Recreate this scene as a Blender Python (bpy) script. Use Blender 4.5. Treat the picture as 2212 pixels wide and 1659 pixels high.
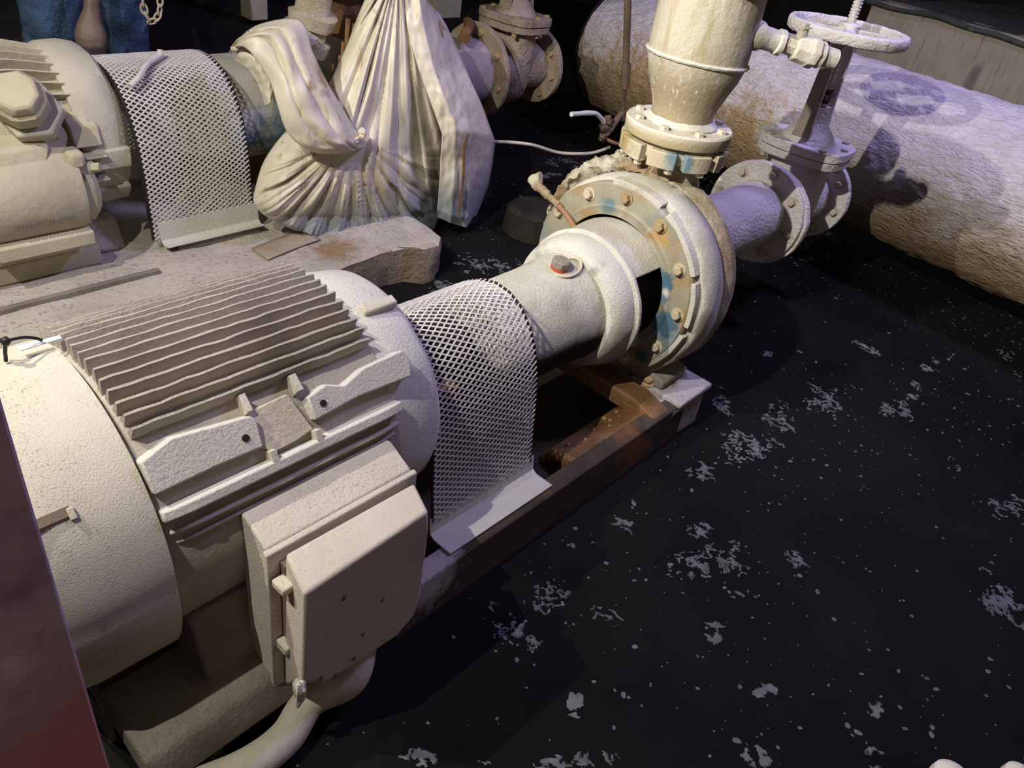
import bpy, bmesh, math, random
from mathutils import Vector, Matrix, noise
from math import sin, cos, pi, radians, sqrt, atan2, hypot
random.seed(7)
for o in list(bpy.data.objects): bpy.data.objects.remove(o)
scn = bpy.context.scene
COL = scn.collection

# ------------------------------------------------------------------ camera
CAMP = Vector((-0.39859, -1.33010, 1.23460))
F = 1661.0
_X = Vector((1700, -870, F)).normalized()
_D = Vector((-420, 2350, F)); _D = (_D - _X * _D.dot(_X)).normalized()
_Z = -_D
_Y = _Z.cross(_X)
def w_of(v): return Vector((_X.dot(v), _Y.dot(v), _Z.dot(v)))
cd = bpy.data.cameras.new('camera'); cam = bpy.data.objects.new('camera', cd); COL.objects.link(cam)
cd.sensor_width = 36; cd.lens = 36 * F / 2212; cd.clip_start = 0.02
R_, U_, B_ = w_of(Vector((1, 0, 0))), w_of(Vector((0, -1, 0))), w_of(Vector((0, 0, -1)))
mw = Matrix((R_, U_, B_)).transposed().to_4x4(); mw.translation = CAMP
cam.matrix_world = mw
scn.camera = cam
def ray(px, py): return w_of(Vector((px - 1106, py - 829.5, F)))
def at(px, py, axis, v):
    r = ray(px, py); return CAMP + r * ((v - CAMP[axis]) / r[axis])

# ------------------------------------------------------------------ light
scn.view_settings.view_transform = 'Standard'
scn.view_settings.look = 'None'
scn.view_settings.exposure = 0.0
scn.view_settings.gamma = 1.0
w = bpy.data.worlds.new('world'); scn.world = w; w.use_nodes = True
w.node_tree.nodes['Background'].inputs[0].default_value = (0.78, 0.70, 0.60, 1)
w.node_tree.nodes['Background'].inputs[1].default_value = 0.06
def lamp(name, kind, loc, aim, power, col, size=0.1, cone=None, blend=.6):
    l = bpy.data.lights.new(name, kind); l.energy = power; l.color = col
    if kind == 'AREA': l.size = size
    else: l.shadow_soft_size = size
    if cone: l.spot_size = radians(cone); l.spot_blend = blend
    o = bpy.data.objects.new(name, l); COL.objects.link(o); o.location = loc
    o.rotation_euler = (Vector(aim) - Vector(loc)).to_track_quat('-Z', 'Y').to_euler()
    return o
WARM = (1.0, 0.95, 0.85)
LA, LB = (-0.90, -0.14, 2.27), (-0.92, 0.70, 2.25)
lamp('work_lamp', 'SPOT', LA, (0.6, 0.5, 0), 190, WARM, .012, 150, .5)
lamp('work_lamp_far', 'SPOT', LB, (0.6, 0.5, 0), 205, WARM, .012, 150, .5)
lamp('valve_boost', 'SPOT', (LA[0], LA[1], LA[2] + .03), (3.3, 0.1, 0.3), 350, (1, .96, .90), .012, 58, 1.0)  # added spot at the work lamp, offsets falloff towards the valve
lamp('valve_boost_far', 'SPOT', (LB[0], LB[1], LB[2] + .03), (3.3, 0.1, 0.3), 230, (1, .96, .90), .012, 58, 1.0)  # second added spot, brightens the valve area from the far lamp
lamp('violet_lamp', 'AREA', (4.0, -0.9, 3.6), (1.9, 0, 0), 118, (0.52, 0.46, 1.0), .5)
lamp('pink_fill', 'AREA', (-1.3, -3.4, 1.9), (0.0, -.6, 0), 8, (1.0, .66, .60), .8)  # added fill behind the camera, lifts the column and box face

# ------------------------------------------------------------------ materials
def mat(name, base, base2=None, rough=.9, nscale=5, bump=.3, bscale=70, speck=0, stain=None, patches=(), spec=.25, metal=0,
        ripple=None, wet=None, pits=220, streak=None, dist=.004, spots=(), streak2=None):
    m = bpy.data.materials.new(name); m.use_nodes = True
    nt = m.node_tree; N = nt.nodes; L = nt.links; b = N['Principled BSDF']
    b.inputs['Roughness'].default_value = rough; b.inputs['Specular IOR Level'].default_value = spec
    b.inputs['Metallic'].default_value = metal
    geo = N.new('ShaderNodeNewGeometry'); P = geo.outputs['Position']
    def nz(scale, detail=6, r=.6, vec=None, dis=0):
        t = N.new('ShaderNodeTexNoise'); t.inputs['Scale'].default_value = scale; t.inputs['Detail'].default_value = detail
        t.inputs['Roughness'].default_value = r; t.inputs['Distortion'].default_value = dis
        L.new(vec or P, t.inputs['Vector']); return t.outputs['Fac']
    def ramp(s, a, c, va=0., vc=1.):
        r = N.new('ShaderNodeMapRange'); r.inputs['From Min'].default_value = a; r.inputs['From Max'].default_value = c
        r.inputs['To Min'].default_value = va; r.inputs['To Max'].default_value = vc; r.clamp = True
        L.new(s, r.inputs['Value']); return r.outputs['Result']
    def mix(f, a, c):
        x = N.new('ShaderNodeMix'); x.data_type = 'RGBA'
        if isinstance(f, float): x.inputs[0].default_value = f
        else: L.new(f, x.inputs[0])
        for s, i in ((a, 6), (c, 7)):
            if isinstance(s, tuple): x.inputs[i].default_value = (*s, 1)
            else: L.new(s, x.inputs[i])
        return x.outputs[2]
    def mth(op, a, c):
        x = N.new('ShaderNodeMath'); x.operation = op
        for s, i in ((a, 0), (c, 1)):
            if isinstance(s, (int, float)): x.inputs[i].default_value = s
            else: L.new(s, x.inputs[i])
        return x.outputs[0]
    def vscale(v):
        x = N.new('ShaderNodeVectorMath'); x.operation = 'MULTIPLY'; L.new(P, x.inputs[0]); x.inputs[1].default_value = v
        return x.outputs[0]
    col = mix(ramp(nz(nscale), .35, .65), base, base2 or tuple(c * .8 for c in base))
    ht = nz(bscale, 8, .65)
    roughs = None
    if streak:   # run marks down the surface
        s = ramp(nz(6, 5, .6, vscale((6, 6, .7))), streak[1], streak[1] + .16)
        col = mix(s, col, streak[0])
    for (pc, sc, th, sft, off) in patches:
        x = N.new('ShaderNodeVectorMath'); x.operation = 'ADD'; L.new(P, x.inputs[0]); x.inputs[1].default_value = (off, off * 2, off)
        s = ramp(nz(sc, 5, .55, x.outputs[0]), th, th + sft); col = mix(s, col, pc)
    for (pc, ctr, rad, soft) in spots:
        x = N.new('ShaderNodeVectorMath'); x.operation = 'DISTANCE'; L.new(P, x.inputs[0]); x.inputs[1].default_value = ctr
        dd = mth('ADD', x.outputs['Value'], mth('MULTIPLY', mth('SUBTRACT', nz(22, 5), .5), rad * 2.2))
        s = ramp(dd, rad - soft, rad + soft, 1, 0); col = mix(s, col, pc)
    if stain:    # (colour, z where full, z where none, [noise amount])
        sx = N.new('ShaderNodeSeparateXYZ'); L.new(P, sx.inputs[0])
        z = mth('ADD', sx.outputs[2], mth('MULTIPLY', mth('SUBTRACT', nz(4, 6), .5), stain[3]))
        s = ramp(z, stain[1], stain[2], 1, 0); col = mix(s, col, stain[0])
    if streak2:
        s = ramp(nz(9, 5, .6, vscale((7, 7, .8))), streak2[1], streak2[1] + .08); col = mix(s, col, streak2[0])
    if speck:
        s = ramp(nz(pits, 3, .55), .60, .66); s2 = mth('MULTIPLY', s, ramp(nz(9, 3), .4, .6))
        col = mix(mth('MULTIPLY', s2, speck), col, (.10, .09, .075)); ht = mth('SUBTRACT', ht, mth('MULTIPLY', s2, .8))
    if wet:
        s = ramp(nz(7, 4), .45, .55, rough, wet); L.new(s, b.inputs['Roughness'])
    if ripple:
        rp = ramp(nz(ripple[0], 3, .5, vscale(ripple[1]), 1.2), .3, .7)
        ht = mth('ADD', mth('MULTIPLY', ht, .5), mth('MULTIPLY', rp, ripple[2]))
    L.new(col, b.inputs['Base Color'])
    bp = N.new('ShaderNodeBump'); bp.inputs['Strength'].default_value = bump; bp.inputs['Distance'].default_value = dist * 4
    L.new(ht, bp.inputs['Height']); L.new(bp.outputs[0], b.inputs['Normal'])
    return m
DUST = (.56, .53, .44)
M = {}
M['dust'] = mat('grey_beige_dust', (.60, .565, .47), (.52, .485, .39), bump=.4, bscale=260, speck=.6)
M['dust_fine'] = mat('smooth_beige_dust', (.50, .47, .38), (.40, .37, .29), bump=.35, bscale=45, speck=.1)
M['dust_white'] = mat('white_dust', (.66, .64, .58), (.60, .58, .51), bump=.45, bscale=140, speck=.45)
M['fin'] = mat('fin_dust', (.47, .43, .36), (.34, .305, .25), bump=.5, bscale=110)
M['cream'] = mat('cream_dust', (.50, .46, .33), (.40, .365, .26), bump=.35, bscale=30)
M['mesh'] = mat('dusty_mesh', (.66, .63, .59), (.52, .49, .46), bump=.2, bscale=80)
M['dark'] = mat('wet_black_metal', (.035, .028, .02), (.015, .012, .01), rough=.5, bump=.4)
M['endblock'] = mat('grimy_end_block', (.50, .47, .47), (.33, .30, .29), bump=.7, bscale=60, speck=.5, patches=[((.20, .13, .08), 8, .58, .1, 2)])
M['rust'] = mat('wet_rust', (.30, .15, .055), (.12, .06, .025), rough=.4, bump=.6, wet=.2, bscale=60, spec=.5)
M['base'] = mat('base_frame_steel', (.085, .065, .045), (.045, .033, .022), bump=.5, speck=.4, bscale=90, rough=.7,
                patches=[((.20, .09, .03), 4, .58, .1, 3)], spots=[((.42, .39, .37), (.62, -.40, -.37), .10, .04)])
M['ledge'] = mat('dusty_ledge', (.30, .27, .23), (.17, .15, .12), bump=.6, bscale=90, speck=.6)
M['crust'] = mat('rippled_crust', (.66, .61, .61), (.55, .50, .49), bump=.8, bscale=110, ripple=(17, (2.0, 1.0, 3.2), .8),
                 stain=((.29, .20, .11), -.12, .13, .6), spots=[((.42, .26, .11), (4.2, .636, -.16), .34, .14), ((.42, .26, .11), (4.38, 1.62, -.14), .38, .14), ((.42, .26, .11), (4.5, 2.4, -.14), .36, .14)], rough=.5, spec=.45, dist=.005, streak=((.46, .39, .33), .60))
M['valve'] = mat('valve_crust', (.68, .64, .62), (.54, .50, .46), bump=.5, bscale=110, ripple=(30, (1, 1, 1.6), .8), rough=.6, spec=.4)
M['valve2'] = mat('brown_wet_crust', (.34, .28, .22), (.20, .15, .10), bump=.6, bscale=50, ripple=(24, (1, 1, 1), .5), rough=.5, spec=.4)
M['pump'] = mat('pump_dust', (.58, .56, .49), (.44, .41, .34), bump=.5, bscale=120, speck=.3,
                patches=[((.33, .28, .18), 3.5, .6, .12, 0)], rough=.7, stain=((.27, .245, .19), -.32, -.06, .35))
M['volute'] = mat('brown_cream_crust', (.56, .52, .42), (.40, .32, .20), bump=.7, bscale=90, rough=.45, spec=.5, speck=.3, patches=[((.31, .22, .12), 5, .50, .1, 4)])
M['plate'] = mat('pump_cover_paint', (.32, .30, .23), (.24, .215, .15), bump=.35, bscale=90, rough=.5, spec=.4, patches=[((.29, .19, .085), 6, .53, .1, 9), ((.18, .21, .20), 4, .55, .1, 2), ((.42, .40, .34), 9, .6, .08, 6)],
                 spots=[((.12, .165, .18), (1.8, .045, .255), .030, .012), ((.06, .12, .17), (1.8, -.235, .07), .050, .008), ((.055, .11, .165), (1.8, -.295, -.055), .048, .008),
                        ((.05, .12, .12), (1.8, -.235, -.225), .03, .01), ((.50, .46, .42), (1.8, -.262, .055), .014, .008), ((.36, .23, .09), (1.8, -.19, .235), .035, .02)])
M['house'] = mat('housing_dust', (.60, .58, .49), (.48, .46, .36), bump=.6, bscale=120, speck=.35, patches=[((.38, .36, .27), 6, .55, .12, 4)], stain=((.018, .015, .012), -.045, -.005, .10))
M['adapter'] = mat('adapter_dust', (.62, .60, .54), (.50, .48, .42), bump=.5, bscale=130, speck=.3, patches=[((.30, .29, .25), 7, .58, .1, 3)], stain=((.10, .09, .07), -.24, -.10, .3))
M['pipe'] = mat('discharge_dust', (.50, .46, .37), (.41, .37, .28), bump=.4, bscale=60, streak=((.33, .265, .15), .50), rough=.6, spec=.4,
                patches=[((.60, .58, .52), 6, .6, .08, 2)], stain=((.33, .27, .17), .62, .86, .5), streak2=((.60, .57, .50), .60))
M['flange'] = mat('flange_dust', (.62, .59, .52), (.50, .45, .33), bump=.4, bscale=90, rough=.6)
M['flange2'] = mat('flange_rim_stain', (.66, .63, .56), (.58, .54, .44), bump=.4, bscale=90, rough=.6, stain=((.46, .39, .24), .505, .530, .03))
M['lug'] = mat('flange_lug_paint', (.52, .48, .36), (.42, .36, .24), bump=.3, rough=.5, spots=[((.17, .24, .28), (1.905, -.12, .45), .045, .012), ((.36, .27, .13), (1.93, .10, .44), .06, .02)])
M['bolt'] = mat('bolt_metal', (.55, .50, .40), (.36, .29, .17), bump=.3, rough=.5, spec=.5)
M['rustbolt'] = mat('rusty_bolt', (.38, .28, .14), (.28, .20, .11), bump=.3, rough=.5)
M['plinth'] = mat('dusty_concrete', (.60, .55, .46), (.46, .415, .345), bump=.7, bscale=40, speck=.25, pits=60, dist=.006,
                  patches=[((.34, .26, .17), 4, .62, .08, 2)], spots=[((.36, .24, .13), (1.50, 1.20, -.335), .10, .05)])
M['plinth_side'] = mat('rough_concrete_side', (.42, .34, .24), (.27, .205, .13), bump=1.0, bscale=45, dist=.008, rough=.5, spec=.4)
M['rustplate'] = mat('brown_plate', (.42, .35, .26), (.30, .22, .14), bump=.4, rough=.6)
M['water'] = mat('black_water', (.006, .0062, .006), (.012, .0115, .0105), nscale=1.0, rough=.55, bump=.04, bscale=7, spec=.02)
M['foam'] = mat('grey_foam', (.15, .155, .165), (.085, .09, .095), bump=.3, bscale=150, nscale=30)
M['wall'] = mat('brown_concrete', (.36, .31, .245), (.29, .25, .20), bump=.3, bscale=20, streak=((.21, .175, .135), .55))
M['walltop'] = mat('wet_grey_floor', (.07, .075, .07), (.04, .043, .042), bump=.5, bscale=20, patches=[((.16, .16, .15), 12, .62, .05, 2)])
M['wallback'] = mat('dark_back_wall', (.02, .018, .016), (.01, .009, .008), bump=.3)
_zc = at(100, 1450, 1, -.95).z
M['column'] = mat('dull_red_paint', (.50, .40, .46), (.33, .27, .33), nscale=9, bump=.2, bscale=40, patches=[((.26, .20, .25), 14, .54, .10, 1), ((.58, .50, .55), 11, .58, .10, 5)], stain=((.46, .20, .20), _zc - .10, _zc + .06, .25))
M['tarp'] = mat('dirty_white_plastic', (.72, .675, .55), (.58, .52, .39), nscale=3, rough=.42, bump=.2, bscale=18, spec=.45,
                stain=((.34, .38, .40), -.33, -.12, .25), patches=[((.38, .26, .13), 5, .64, .05, 2), ((.40, .36, .28), 9, .64, .08, 7)], streak=((.42, .32, .18), .57))
M['jeans'] = mat('blue_denim', (.075, .13, .24), (.04, .075, .15), rough=.95, bump=1.0, bscale=7, dist=.02, nscale=9)
M['chain'] = mat('beige_chain', (.62, .55, .40), (.45, .38, .26), rough=.6)
M['copper'] = mat('copper_tube', (.42, .20, .11), (.30, .17, .10), rough=.45, metal=.2)
M['brownpipe'] = mat('brown_scaled_pipe', (.17, .12, .075), (.08, .055, .035), rough=.45, bump=.5)
M['cable'] = mat('grey_cable', (.50, .46, .40), (.40, .36, .30), rough=.7)
M['white'] = mat('white_tag', (.80, .82, .86), (.72, .74, .8), rough=.6, bump=0)
M['black'] = mat('black_plastic', (.02, .018, .02), (.015, .014, .015), rough=.5, bump=0)
M['red'] = mat('red_plug', (.40, .07, .03), (.30, .16, .10), rough=.5)
M['skin'] = mat('skin', (.42, .26, .19), (.38, .23, .17), rough=.6, bump=.1)
M['shirt'] = mat('dark_work_jacket', (.03, .035, .04), (.02, .022, .025), rough=.9)
M['boot'] = mat('boot_leather', (.05, .035, .025), (.03, .02, .015), rough=.6)
M['leather'] = mat('wet_brown_sleeve', (.24, .165, .12), (.13, .09, .07), rough=.4, spec=.5, bump=.3, stain=((.06, .06, .058), at(200, 95, 1, 2.62).z - .01, at(200, 95, 1, 2.62).z + .015, .12))
M['hole'] = mat('dark_hole', (.02, .017, .014), rough=.9, bump=0)
M['box'] = mat('terminal_box_dust', (.60, .56, .47), (.53, .49, .40), bump=.4, bscale=130, speck=.55)
M['boxcover'] = mat('terminal_cover_dust', (.58, .53, .45), (.50, .44, .37), bump=.3, bscale=120, speck=.35)
M['gasket'] = mat('brown_gasket', (.22, .16, .12), (.18, .13, .10), bump=.2)

# ------------------------------------------------------------------ mesh helpers
class G:
    def __init__(s): s.v = []; s.f = []
    def add(s, vs, fs):
        n = len(s.v); s.v += [Vector(p) for p in vs]; s.f += [tuple(i + n for i in f) for f in fs]; return s
    def hexa(s, p): return s.add(p, [(0, 3, 2, 1), (4, 5, 6, 7), (0, 1, 5, 4), (1, 2, 6, 5), (2, 3, 7, 6), (3, 0, 4, 7)])
    def box(s, x0, x1, y0, y1, z0, z1):
        return s.hexa([(x0, y0, z0), (x1, y0, z0), (x1, y1, z0), (x0, y1, z0), (x0, y0, z1), (x1, y0, z1), (x1, y1, z1), (x0, y1, z1)])
    def prism(s, poly, ax, a, b):
        """poly: 2D points; extruded along axis ax from a to b"""
        def P(q, t):
            return {0: (t, q[0], q[1]), 1: (q[0], t, q[1]), 2: (q[0], q[1], t)}[ax]
        n = len(poly); vs = [P(q, a) for q in poly] + [P(q, b) for q in poly]
        fs = [tuple(range(n))[::-1], tuple(range(n, 2 * n))] + [(i, (i + 1) % n, n + (i + 1) % n, n + i) for i in range(n)]
        return s.add(vs, fs)
    def lathe(s, o, d, prof, n=48, a0=0, a1=2 * pi, closed=True):
        """prof: (t along d, r); closed loops of profile if first==last"""
        o = Vector(o); d = Vector(d).normalized()
        u = Vector((0, 1, 0)) if abs(d.y) < .9 else Vector((1, 0, 0))
        u = (u - d * u.dot(d)).normalized(); v = d.cross(u)
        full = abs(a1 - a0 - 2 * pi) < 1e-6; m = n if full else n + 1
        vs = []; k = len(prof)
        for i in range(m):
            a = a0 + (a1 - a0) * i / n
            e = u * cos(a) + v * sin(a)
            vs += [o + d * t + e * r for t, r in prof]
        fs = []
        for i in range(n):
            j = (i + 1) % m
            for q in range(k - 1): fs.append((i * k + q, j * k + q, j * k + q + 1, i * k + q + 1))
        if not full and closed: fs += [tuple(range(k))[::-1], tuple((m - 1) * k + q for q in range(k))]
        return s.add(vs, fs)
    def cyl(s, p0, p1, r0, r1=None, n=24):
        p0, p1 = Vector(p0), Vector(p1); r1 = r0 if r1 is None else r1; L = (p1 - p0).length
        return s.lathe(p0, p1 - p0, [(0, 1e-5), (0, r0), (L, r1), (L, 1e-5)], n)
    def bolt(s, p, d, r=.014, h=.012, washer=True):
        p, d = Vector(p), Vector(d).normalized()
        if washer: s.cyl(p, p + d * .003, r * 1.45, n=18); p = p + d * .003
        return s.lathe(p, d, [(0, 1e-5), (0, r), (h * .85, r), (h, r * .82), (h, 1e-5)], 6)
    def tube(s, pts, r, n=12):
        pts = [Vector(p) for p in pts]; m = len(pts); rr = r if isinstance(r, (list, tuple)) else [r] * m
        up = Vector((0, 0, 1)); vs = []
        d0 = (pts[1] - pts[0]).normalized(); u = d0.orthogonal().normalized()
        for i, p in enumerate(pts):
            d = (pts[min(i + 1, m - 1)] - pts[max(i - 1, 0)]).normalized()
            u = (u - d * u.dot(d)).normalized(); v = d.cross(u)
            vs += [p + (u * cos(2 * pi * k / n) + v * sin(2 * pi * k / n)) * rr[i] for k in range(n)]
        fs = [(i * n + k, i * n + (k + 1) % n, (i + 1) * n + (k + 1) % n, (i + 1) * n + k) for i in range(m - 1) for k in range(n)]
        fs += [tuple(range(n))[::-1], tuple((m - 1) * n + k for k in range(n))]
        return s.add(vs, fs)
    def grid(s, fn, nu, nv, closeu=False):
        vs = [fn(i / (nu if closeu else nu - 1), j / (nv - 1)) for j in range(nv) for i in range(nu)]
        fs = []
        for j in range(nv - 1):
            for i in range(nu if closeu else nu - 1):
                k = (i + 1) % nu; fs.append((j * nu + i, j * nu + k, (j + 1) * nu + k, (j + 1) * nu + i))
        return s.add(vs, fs)
    def blob(s, c, r, amp=.25, seed=0, n=14):
        c = Vector(c); r = Vector(r) if not isinstance(r, (int, float)) else Vector((r, r, r))
        def f(u, v):
            a = 2 * pi * u; b = pi * (.001 + .998 * v); d = Vector((sin(b) * cos(a), sin(b) * sin(a), cos(b)))
            k = 1 + amp * noise.noise(d * 1.7 + Vector((seed, seed, 0)))
            return c + Vector((d.x * r.x, d.y * r.y, d.z * r.z)) * k
        return s.grid(f, n, n, True)
def smoothpath(pts, k=6):
    pts = [Vector(p) for p in pts]; out = []
    for i in range(len(pts) - 1):
        a, b, c, d = pts[max(i - 1, 0)], pts[i], pts[i + 1], pts[min(i + 2, len(pts) - 1)]
        for j in range(k):
            t = j / k; out.append(.5 * ((2 * b) + (c - a) * t + (2 * a - 5 * b + 4 * c - d) * t * t + (3 * b - a - 3 * c + d) * t ** 3))
    return out + [pts[-1]]
def rough(g, amp, sc, seed=0):
    for v in g.v:
        q = v * sc + Vector((seed, 0, 0)); v += Vector((noise.noise(q), noise.noise(q + Vector((9, 1, 2))), noise.noise(q + Vector((3, 7, 5))))) * amp
    return g
def tag(o, label=None, cat=None, group=None, kind=None):
    if label: o['label'] = label
    if cat: o['category'] = cat
    if group: o['group'] = group
    if kind: o['kind'] = kind
    return o
def origin(o):
    p = Vector((0, 0, 0))
    while o is not None: p += o.location; o = o.parent
    return p
def root(name, loc, label, cat, group=None):
    o = bpy.data.objects.new(name, None); COL.objects.link(o); o.location = loc; o.empty_display_size = .1
    return tag(o, label, cat, group)
def part(name, g, m, parent=None, bev=0, ang=35, loc=None, sub=0, label=None, solid=0, seg=2):
    """world-space geometry g linked as one mesh object under parent"""
    if loc is None:
        lo = [min(v[i] for v in g.v) for i in range(3)]; hi = [max(v[i] for v in g.v) for i in range(3)]
        loc = Vector(((lo[0] + hi[0]) / 2, (lo[1] + hi[1]) / 2, lo[2]))
    loc = Vector(loc)
    me = bpy.data.meshes.new(name); me.from_pydata([v - loc for v in g.v], [], g.f)
    b = bmesh.new(); b.from_mesh(me); bmesh.ops.remove_doubles(b, verts=b.verts, dist=1e-5)
    bmesh.ops.recalc_face_normals(b, faces=b.faces); b.to_mesh(me); b.free()
    me.shade_smooth(); me.set_sharp_from_angle(angle=radians(ang))
    o = bpy.data.objects.new(name, me); COL.objects.link(o)
    me.materials.append(M[m])
    if parent is not None: o.parent = parent; o.location = loc - origin(parent)
    else: o.location = loc
    if solid:
        d = o.modifiers.new('thickness', 'SOLIDIFY'); d.thickness = solid; d.offset = -1
    if bev:
        d = o.modifiers.new('bevel', 'BEVEL'); d.width = bev; d.segments = seg; d.limit_method = 'ANGLE'; d.angle_limit = radians(40)
        d.harden_normals = False
    if sub:
        d = o.modifiers.new('sub', 'SUBSURF'); d.levels = sub; d.render_levels = sub
    if label: o['label'] = label
    return o
def kids(o): return [c for c in bpy.data.objects if c.parent == o]
def copy_tree(o, parent=None, loc=None):
    c = o.copy(); COL.objects.link(c); c.parent = parent
    if loc is not None: c.location = loc
    for ch in kids(o): copy_tree(ch, c)
    return c

# ------------------------------------------------------------------ setting
WZ = -0.52
g = G().add([(-3.2, -4, WZ), (9.6, -4, WZ), (9.6, 7.6, WZ), (-3.2, 7.6, WZ)], [(0, 1, 2, 3)])
tag(part('floor', g, 'water', loc=(0, 0, WZ)), 'black water covering the flooded pit floor, flecked with foam', kind='structure')
ND = Vector((.987, -.159, 0)); PD = Vector((.159, .987, 0))
def pw(n, s, z): return ND * n + PD * s + Vector((0, 0, z))
g = G(); g.hexa([pw(6.25, -4, WZ - .02), pw(6.25, 2.05, WZ - .02), pw(6.5, 2.05, WZ - .02), pw(6.5, -4, WZ - .02),
                 pw(6.25, -4, .64), pw(6.25, 2.05, .64), pw(6.5, 2.05, .64), pw(6.5, -4, .64)])
tag(part('wall_right', g, 'wall', bev=.02), kind='structure')
def edge(u, v):
    n = 6.22 + u * 3; s = -4 + v * 6.1
    return pw(n, s, .645 + .03 * noise.noise(Vector((n * 3, s * 3, 0))) - (.02 if u == 0 else 0))
g = G().grid(edge, 30, 90)
tag(part('floor_upper', g, 'walltop', solid=.03), kind='structure')
g = G().box(-3, 9, 7.5, 7.6, WZ - .02, 3.5)
tag(part('wall_back', g, 'wallback'), kind='structure')
g = G().box(-3.3, -3.2, -4, 7.6, WZ - .02, 4)
tag(part('wall_left', g, 'wallback'), kind='structure')
g = G().box(9.5, 9.6, -4, 7.6, WZ - .02, 4)
tag(part('wall_side', g, 'wallback'), kind='structure')

# foam on the water: nobody could count it
g = G()
def clump(px, py, w, h, ang, seed, thr=.0):
    c = at(px, py, 2, WZ); n = 56
    ex = at(px + w / 2 * cos(ang), py + w / 2 * sin(ang), 2, WZ) - c; ey = at(px - h / 2 * sin(ang), py + h / 2 * cos(ang), 2, WZ) - c
    ok = {}
    for i in range(n):
        for j in range(n):
            u = (i + .5) / n * 2 - 1; v = (j + .5) / n * 2 - 1
            q = c + ex * u + ey * v
            d = noise.fractal(Vector((q.x * 14 + seed, q.y * 14, seed * 1.7)), 1.0, 2.0, 5)
            rid = abs(noise.noise(Vector((q.x * 26 + seed * 3, q.y * 26, 1))))
            lace = abs(noise.noise(Vector((q.x * 38 + seed, q.y * 38, 2.5)))) + .5 * abs(noise.noise(Vector((q.x * 80, q.y * 80 + seed, 1.5))))
            if d + .42 - (u * u + v * v) * .75 - max(0, lace - .17) * (3.2 if w > 60 else 1.0) > thr:
                ok[(i, j)] = 1
    hh = .0025
    for (i, j) in ok:
        p = []
        for (a, b) in ((0, 0), (1, 0), (1, 1), (0, 1)):
            u = (i + a) / n * 2 - 1; v = (j + b) / n * 2 - 1; q = c + ex * u + ey * v
            q += Vector((noise.noise(q * 160), noise.noise(q * 160 + Vector((5, 5, 5))), 0)) * .003
            p.append(q)
        g.add([x + Vector((0, 0, hh)) for x in p], [(0, 1, 2, 3)])
        if any((i + a, j + b) not in ok for a, b in ((1, 0), (-1, 0), (0, 1), (0, -1))):
            m = len(g.v); g.add([Vector(x) + Vector((0, 0, .0003)) for x in p], []); g.f += [(m - 4 + a, m + a, m + (a + 1) % 4, m - 4 + (a + 1) % 4) for a in range(4)]
CL = [(1610, 965, 170, 90, .1), (1520, 1018, 120, 45, .25), (1535, 1215, 190, 100, 0), (1508, 1145, 75, 40, .3), (1545, 1362, 75, 55, -.5), (1590, 1285, 55, 32, -.2),
      (1730, 1215, 90, 40, .5), (1938, 885, 90, 55, .6), (1780, 865, 110, 70, .5), (1690, 895, 110, 80, .8), (1975, 845, 40, 60, .9), (2190, 1100, 110, 80, 0),
      (2160, 1295, 180, 80, .8), (1120, 1370, 170, 110, .4), (1325, 1320, 110, 80, .6), (1200, 1290, 150, 90, .2), (905, 1640, 110, 50, 0), (1290, 1640, 120, 40, 0),
      (1170, 1650, 130, 50, .2), (1030, 1635, 80, 60, .9), (1250, 1550, 50, 25, .1), (2070, 1000, 70, 30, .8), (1870, 750, 80, 26, .4), (1655, 762, 50, 22, .1),
      (2160, 765, 70, 24, .4), (2005, 790, 50, 40, .5), (1650, 1495, 60, 45, 0), (1885, 1540, 60, 60, .7), (2010, 1470, 60, 25, .7), (1240, 1512, 40, 50, 0),
      (1340, 1135, 70, 30, .2), (1560, 545, 60, 26, .1), (1800, 515, 50, 22, .1), (1740, 560, 40, 16, 0), (1550, 860, 90, 60, .4), (1250, 1640, 60, 40, .4), (1640, 1640, 90, 50, .5),
      (1900, 1640, 80, 60, .9), (1220, 350, 90, 24, .1), (1190, 380, 60, 20, 0), (1060, 570, 160, 50, .0), (960, 620, 70, 30, 0)]
for i, a in enumerate(CL): clump(*a, i * 3.7 + 1)
rnd = random.Random(3)
cnt = 0
while cnt < 2800:
    x, y = rnd.uniform(.0, 5.0), rnd.uniform(-2.6, 2.8)
    if y > -.45 and x < 2.2 and y < 1.1: continue
    if rnd.random() > .35 + .9 * noise.noise(Vector((x * 1.1, y * 1.1, 4))) + .35 * (y < 0): continue
    r = rnd.choice((.0014, .0018, .0018, .0025, .003, .004, .006)) * rnd.uniform(.7, 1.3); k = 7; e = rnd.uniform(1, 1.8); a0 = rnd.uniform(0, pi)
    p = []
    for q in range(k):
        a = 2 * pi * q / k; rr = r * rnd.uniform(.7, 1.2); u, v = rr * e * cos(a), rr * sin(a)
        p.append((x + u * cos(a0) - v * sin(a0), y + u * sin(a0) + v * cos(a0), WZ + .0022))
    g.add(p + [(a, b, WZ + .0003) for a, b, c in p], [tuple(range(k))] + [(q, q + k, (q + 1) % k + k, (q + 1) % k) for q in range(k)]); cnt += 1
tag(part('foam', g, 'foam', loc=(2, 0, WZ)), 'pale grey foam flecks and scraps floating on the black water', 'foam', kind='stuff')

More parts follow.
